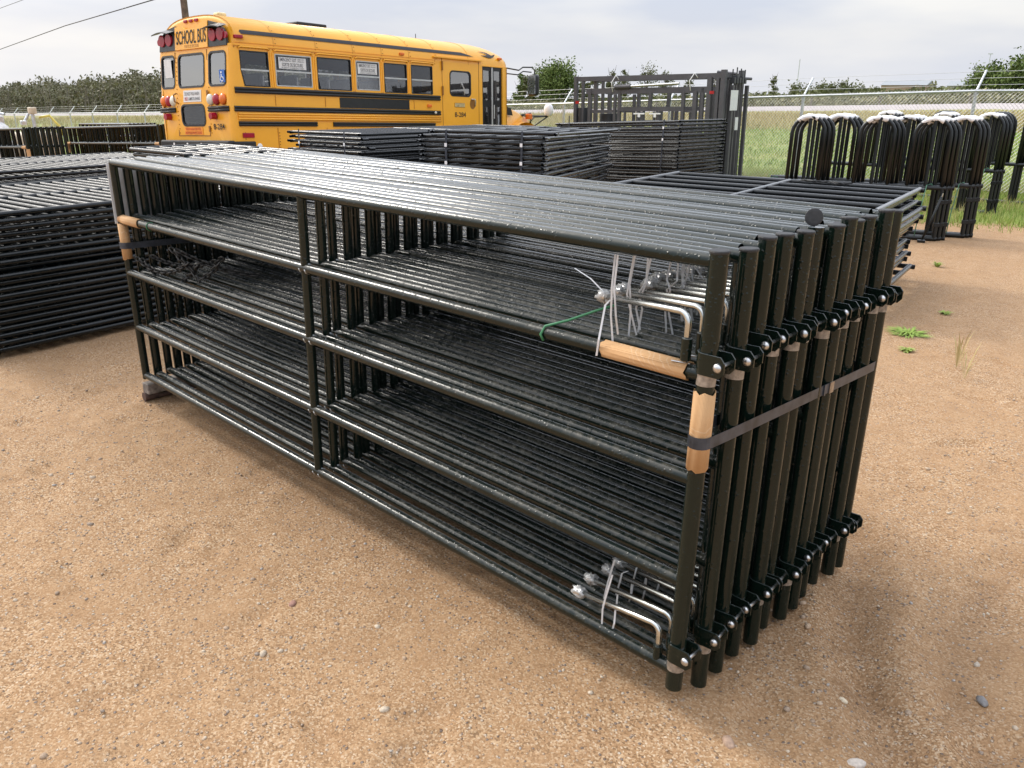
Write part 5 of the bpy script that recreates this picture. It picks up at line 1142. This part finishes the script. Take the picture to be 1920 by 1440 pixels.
mh = box('mirror', (.08, 7.98, .42), (.36, 8.14, .9), BK, bus, .06, 3); box('mirror_face', (.11, 7.972, .6), (.33, 7.979, .86), MIR, mh); box('mirror_face', (.11, 7.972, .46), (.33, 7.979, .59), MIR, mh)
xm_ = ball('crossover_mirror', (.05, 8.9, .12), .14, WHITEM, bus, (1, .6, 1.2)); 
for P in ([(-.3, 8.1, -.02), (0, 8.85, -.02), (.05, 8.9, .02)], [(-.3, 8.5, -.25), (-.1, 8.5, -.05), (.05, 8.88, -.03)], [(-.35, 8.6, -.35), (.05, 8.9, -.02)], [(-.3, 8.02, -.03), (-.2, 8.5, .05), (-.2, 8.5, -.3)]): sweep('mirror_bracket', P, .016, BK, bus, 6)
# wheels, floor, interior
for y in (1.8, 8.05):
    for x, sg in ((-.16, 1), (-2.14, -1)):
        wv = tube('wheel', (x-.13, y, -1.13), (x+.13, y, -1.13), .46, BKM, bus, 24, True); tube('rim', (x+sg*.132, y, -1.13), (x+sg*.14, y, -1.13), .25, GALV, wv, 18, True)
box('underbody', (-2.0, .3, -.95), (-.3, 8.2, -.8), BKM, bus); box('floor', (-2.25, .1, -.2), (-.05, 7.3, -.15), FLOOR, bus)
mobj('ceiling_liner', [(-2.2, .2, 1.1), (-.1, .2, 1.1), (-.1, 7.2, 1.1), (-2.2, 7.2, 1.1), (-1.8, .2, 1.38), (-.5, .2, 1.38), (-.5, 7.2, 1.38), (-1.8, 7.2, 1.38)], [(0, 4, 7, 3), (4, 5, 6, 7), (5, 1, 2, 6)], INT, bus)
for k in range(6):
    for x in (-.1, -1.38):
        y = .75+.72*k; st = thing
        sb_ = box('seat', (x-.85, y-.42, .02), (x, y, .12), SEAT, bus, .03); V = []
        box('seat_back', (x-.84, y-.04, .1), (x-.01, y+.06, .60), SEAT, sb_, .05, 3); tube('seat_edge', (x-.01, y+.01, .12), (x-.01, y+.01, .55), .02, ALU, sb_, 6, True)
sw_ = thing
sweep('steering_wheel', [(-1.75+.2*math.cos(a), 6.75-.06*math.sin(a), .42+.18*math.sin(a)) for a in [k*PI/8 for k in range(16)]], .014, BK, bus, 6, True); box('driver_seat', (-2.0, 6.0, -.1), (-1.5, 6.5, .1), SEAT, bus, .05); box('driver_seat_back', (-2.0, 5.95, .1), (-1.5, 6.07, .72), SEAT, bus, .05); box('dashboard', (-2.2, 7.0, -.1), (-.9, 7.28, .26), BKM, bus, .03)
FR = Matrix.Identity(4)
c_ = sc.cycles; c_.max_bounces = 7; c_.diffuse_bounces = 3; c_.glossy_bounces = 3; c_.transmission_bounces = 5; c_.transparent_max_bounces = 10; c_.caustics_reflective = False; c_.caustics_refractive = False
